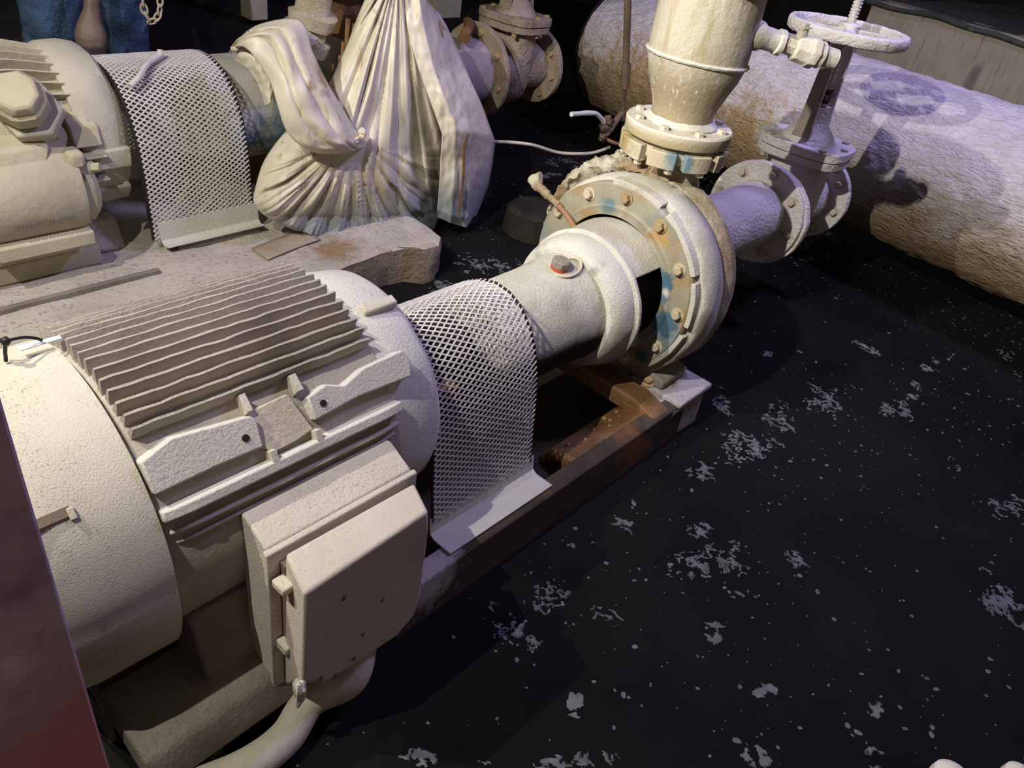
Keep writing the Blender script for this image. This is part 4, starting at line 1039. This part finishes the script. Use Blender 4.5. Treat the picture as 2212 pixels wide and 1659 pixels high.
for i in range(1, len(cps)):
    acc += (cps[i] - cps[i - 1]).length
    if acc > .032:
        acc = 0; d = (cps[min(i + 1, len(cps) - 1)] - cps[i - 1]).normalized(); v1 = d.cross(Vector((0, 1, 0))).normalized(); v2 = d.cross(v1)
        s_ = (v1 + v2 * .5).normalized() if k % 2 else (v2 - v1 * .5).normalized(); k += 1
        pts = [cps[i] + d * .024 * cos(t * pi / 8) * 1.0 + s_ * .014 * sin(t * pi / 8) for t in range(17)]
        part('link', G().tube(pts, .0048, 8), 'chain', ch)

# ------------------------------------------------------------------ person behind the rear motor
pe = root('person', (1.35, 3.05, -.10), 'person in blue jeans standing behind the rear motor, only the legs in view', 'person')
def body(name, chains, m, parent, rough_=0, sub=2, wr=0):
    me = bpy.data.meshes.new(name); vs = []; es = []; rs = []
    idx = {}
    for ch_ in chains:
        prev = None
        for (key, p, r) in ch_:
            if key not in idx: idx[key] = len(vs); vs.append(p); rs.append(r)
            if prev is not None: es.append((prev, idx[key]))
            prev = idx[key]
    loc = Vector(vs[0]); me.from_pydata([Vector(v) - loc for v in vs], es, [])
    o = bpy.data.objects.new(name, me); COL.objects.link(o)
    s = o.modifiers.new('skin', 'SKIN')
    for i, r in enumerate(rs): me.skin_vertices[0].data[i].radius = (r, r)
    me.skin_vertices[0].data[0].use_root = True
    s.use_smooth_shade = True; s.branch_smoothing = .5
    d = o.modifiers.new('sub', 'SUBSURF'); d.levels = sub; d.render_levels = sub
    if wr:
        t = bpy.data.textures.new('folds', 'CLOUDS'); t.noise_scale = .13
        w_ = o.modifiers.new('folds', 'DISPLACE'); w_.texture = t; w_.strength = wr; t.noise_depth = 3; w_.texture_coords = 'LOCAL'
    me.materials.append(M[m]); o.parent = parent; o.location = loc - origin(parent)
    return o
PX, PY, GZ = 1.32, 3.0, -.303
hip = (PX, PY, GZ + .95)
kl, kr = at(105, 30, 1, 2.85), at(285, 95, 1, 2.95)
kl = Vector((kl.x, 2.85, .28)); kr = Vector((kr.x, 2.98, .16))
jl = [[('h', hip, .17), ('l1', (PX - .12, PY - .02, GZ + .86), .15), ('l2', (kl.x + .03, kl.y + .02, .40), .15), ('l3', (kl.x, kl.y, .22), .13), ('l4', (kl.x - .01, kl.y + .06, .0), .11), ('l5', (kl.x - .01, kl.y + .08, GZ + .06), .10)],
      [('h', hip, .17), ('r1', (PX + .12, PY, GZ + .86), .15), ('r2', (kr.x - .04, kr.y - .01, .36), .125), ('r3', (kr.x, kr.y, .12), .105), ('r4', (kr.x, kr.y + .04, -.08), .10), ('r5', (kr.x, kr.y + .06, GZ + .06), .095)]]
bodych = [[('h', hip, .15), ('w', (PX, PY, GZ + 1.12), .13), ('c', (PX, PY, GZ + 1.33), .15), ('n', (PX, PY, GZ + 1.50), .06), ('hd', (PX, PY - .02, GZ + 1.60), .085), ('ht', (PX, PY - .02, GZ + 1.70), .075)],
          [('c', 0, 0), ('sl', (PX - .19, PY, GZ + 1.42), .06), ('el', (PX - .26, PY - .03, GZ + 1.15), .045), ('wl', (PX - .24, PY - .14, GZ + .93), .032), ('hl', (PX - .23, PY - .17, GZ + .84), .035)],
          [('c', 0, 0), ('sr', (PX + .19, PY, GZ + 1.42), .06), ('er', (PX + .26, PY - .03, GZ + 1.15), .045), ('wr', (PX + .24, PY - .14, GZ + .93), .032), ('hr', (PX + .23, PY - .17, GZ + .84), .035)],
          [('h', hip, .15), ('a1', jl[0][1][1], .11), ('a2', jl[0][2][1], .09), ('a3', jl[0][3][1], .07), ('a4', jl[0][4][1], .06), ('a5', jl[0][5][1], .05)],
          [('h', hip, .15), ('b1', jl[1][1][1], .11), ('b2', jl[1][2][1], .09), ('b3', jl[1][3][1], .07), ('b4', jl[1][4][1], .06), ('b5', jl[1][5][1], .05)]]
for s_, hx in ((-1, -.23), (1, .23)):
    for f_ in range(5):
        b0 = Vector((PX + hx, PY - .17, GZ + .84)); key = 'hl' if s_ < 0 else 'hr'
        off = Vector(((f_ - 1.5) * .017, -.01, -.05)) if f_ < 4 else Vector((-s_ * .045, -.02, -.005))
        bodych.append([(key, 0, 0), (key + 'k%d' % f_, tuple(b0 + off), .009), (key + 't%d' % f_, tuple(b0 + off + (Vector((0, -.012, -.04)) if f_ < 4 else Vector((0, -.02, -.035)))), .007)])
bd = body('body', bodych, 'skin', pe, sub=2)
jn = body('jeans', jl, 'jeans', pe, sub=3, wr=.075)
jk = body('jacket', [[('w', (PX, PY, GZ + .93), .185), ('w2', (PX, PY, GZ + 1.12), .165), ('c', (PX, PY, GZ + 1.33), .175), ('n', (PX, PY, GZ + 1.46), .09)], [('c', 0, 0), ('sl', (PX - .19, PY, GZ + 1.42), .08), ('el', (PX - .26, PY - .03, GZ + 1.15), .062), ('wl', (PX - .242, PY - .13, GZ + .96), .048)],
    [('c', 0, 0), ('sr', (PX + .19, PY, GZ + 1.42), .08), ('er', (PX + .26, PY - .03, GZ + 1.15), .062), ('wr', (PX + .242, PY - .13, GZ + .96), .048)]], 'shirt', pe, wr=.015)
hc = Vector((PX, PY - .02, GZ + 1.65))
part('hair', G().grid(lambda u, v: hc + Vector((.092 * sin(1.75 * v) * cos(2 * pi * u), .02 + .105 * sin(1.75 * v) * sin(2 * pi * u), .125 * cos(1.75 * v))), 32, 14, True), 'boot', pe, solid=.01)
for s_ in (-1, 1):
    part('eye', G().blob(hc + Vector((s_ * .032, -.083, .0)), .011, 0, 0, 10), 'white', pe)
    part('ear', G().blob(hc + Vector((s_ * .088, .0, -.01)), (.012, .02, .03), .1, 1, 10), 'skin', pe)
part('nose', G().tube([hc + Vector((0, -.085, .01)), hc + Vector((0, -.105, -.025))], [.008, .014], 10), 'skin', pe)
part('mouth', G().blob(hc + Vector((0, -.082, -.05)), (.024, .006, .006), 0, 0, 10), 'leather', pe)
for (kk) in (jl[0][5][1], jl[1][5][1]):
    k_ = Vector(kk)
    part('boot', G().tube([k_ + Vector((0, .03, .06)), k_ + Vector((0, .02, -.02)), k_ + Vector((0, -.06, -.035)), k_ + Vector((0, -.17, -.045))], [.062, .066, .056, .042], 16), 'boot', pe)
g = G(); LY = 2.62
lr = [(-60, 186, 208), (-20, 182, 212), (20, 180, 216), (50, 170, 222), (75, 161, 228), (100, 166, 229), (130, 176, 230), (180, 188, 232)]
def slv(u, v):
    t = v * (len(lr) - 1); i = min(int(t), len(lr) - 2); t -= i
    py, a, b = [lr[i][k] * (1 - t) + lr[i + 1][k] * t for k in range(3)]
    th = 2 * pi * u; px = (a + b) / 2 + (b - a) / 2 * cos(th); p = at(px, py, 1, LY); return p + Vector((0, 1, 0)) * sin(th) * (b - a) * .0009
g.grid(slv, 32, 30, True)
tag(part('hanging_pouch', rough(g, .006, 12), 'leather'), 'wet brown and dark grey tapering pouch hanging between the two blue jeans legs', 'pouch')

# ------------------------------------------------------------------ rounded pale post tops at the bottom right edge
for (px, py, r, lab) in ((2066, 1664, .030, 'pale rounded post top at the bottom edge, left of two'), (2216, 1668, .028, 'pale rounded post top in the bottom right corner')):
    p = at(px, py, 2, .1)
    g = G().lathe((p.x, p.y, WZ), (0, 0, 1), [(0, 1e-4), (0, r), (p.z - WZ - r * .9, r), (p.z - WZ - r * .45, r * .92), (p.z - WZ - r * .15, r * .6), (p.z - WZ, 1e-4)], 28)
    tag(part('post', rough(g, .002, 30), 'flange'), lab, 'post')
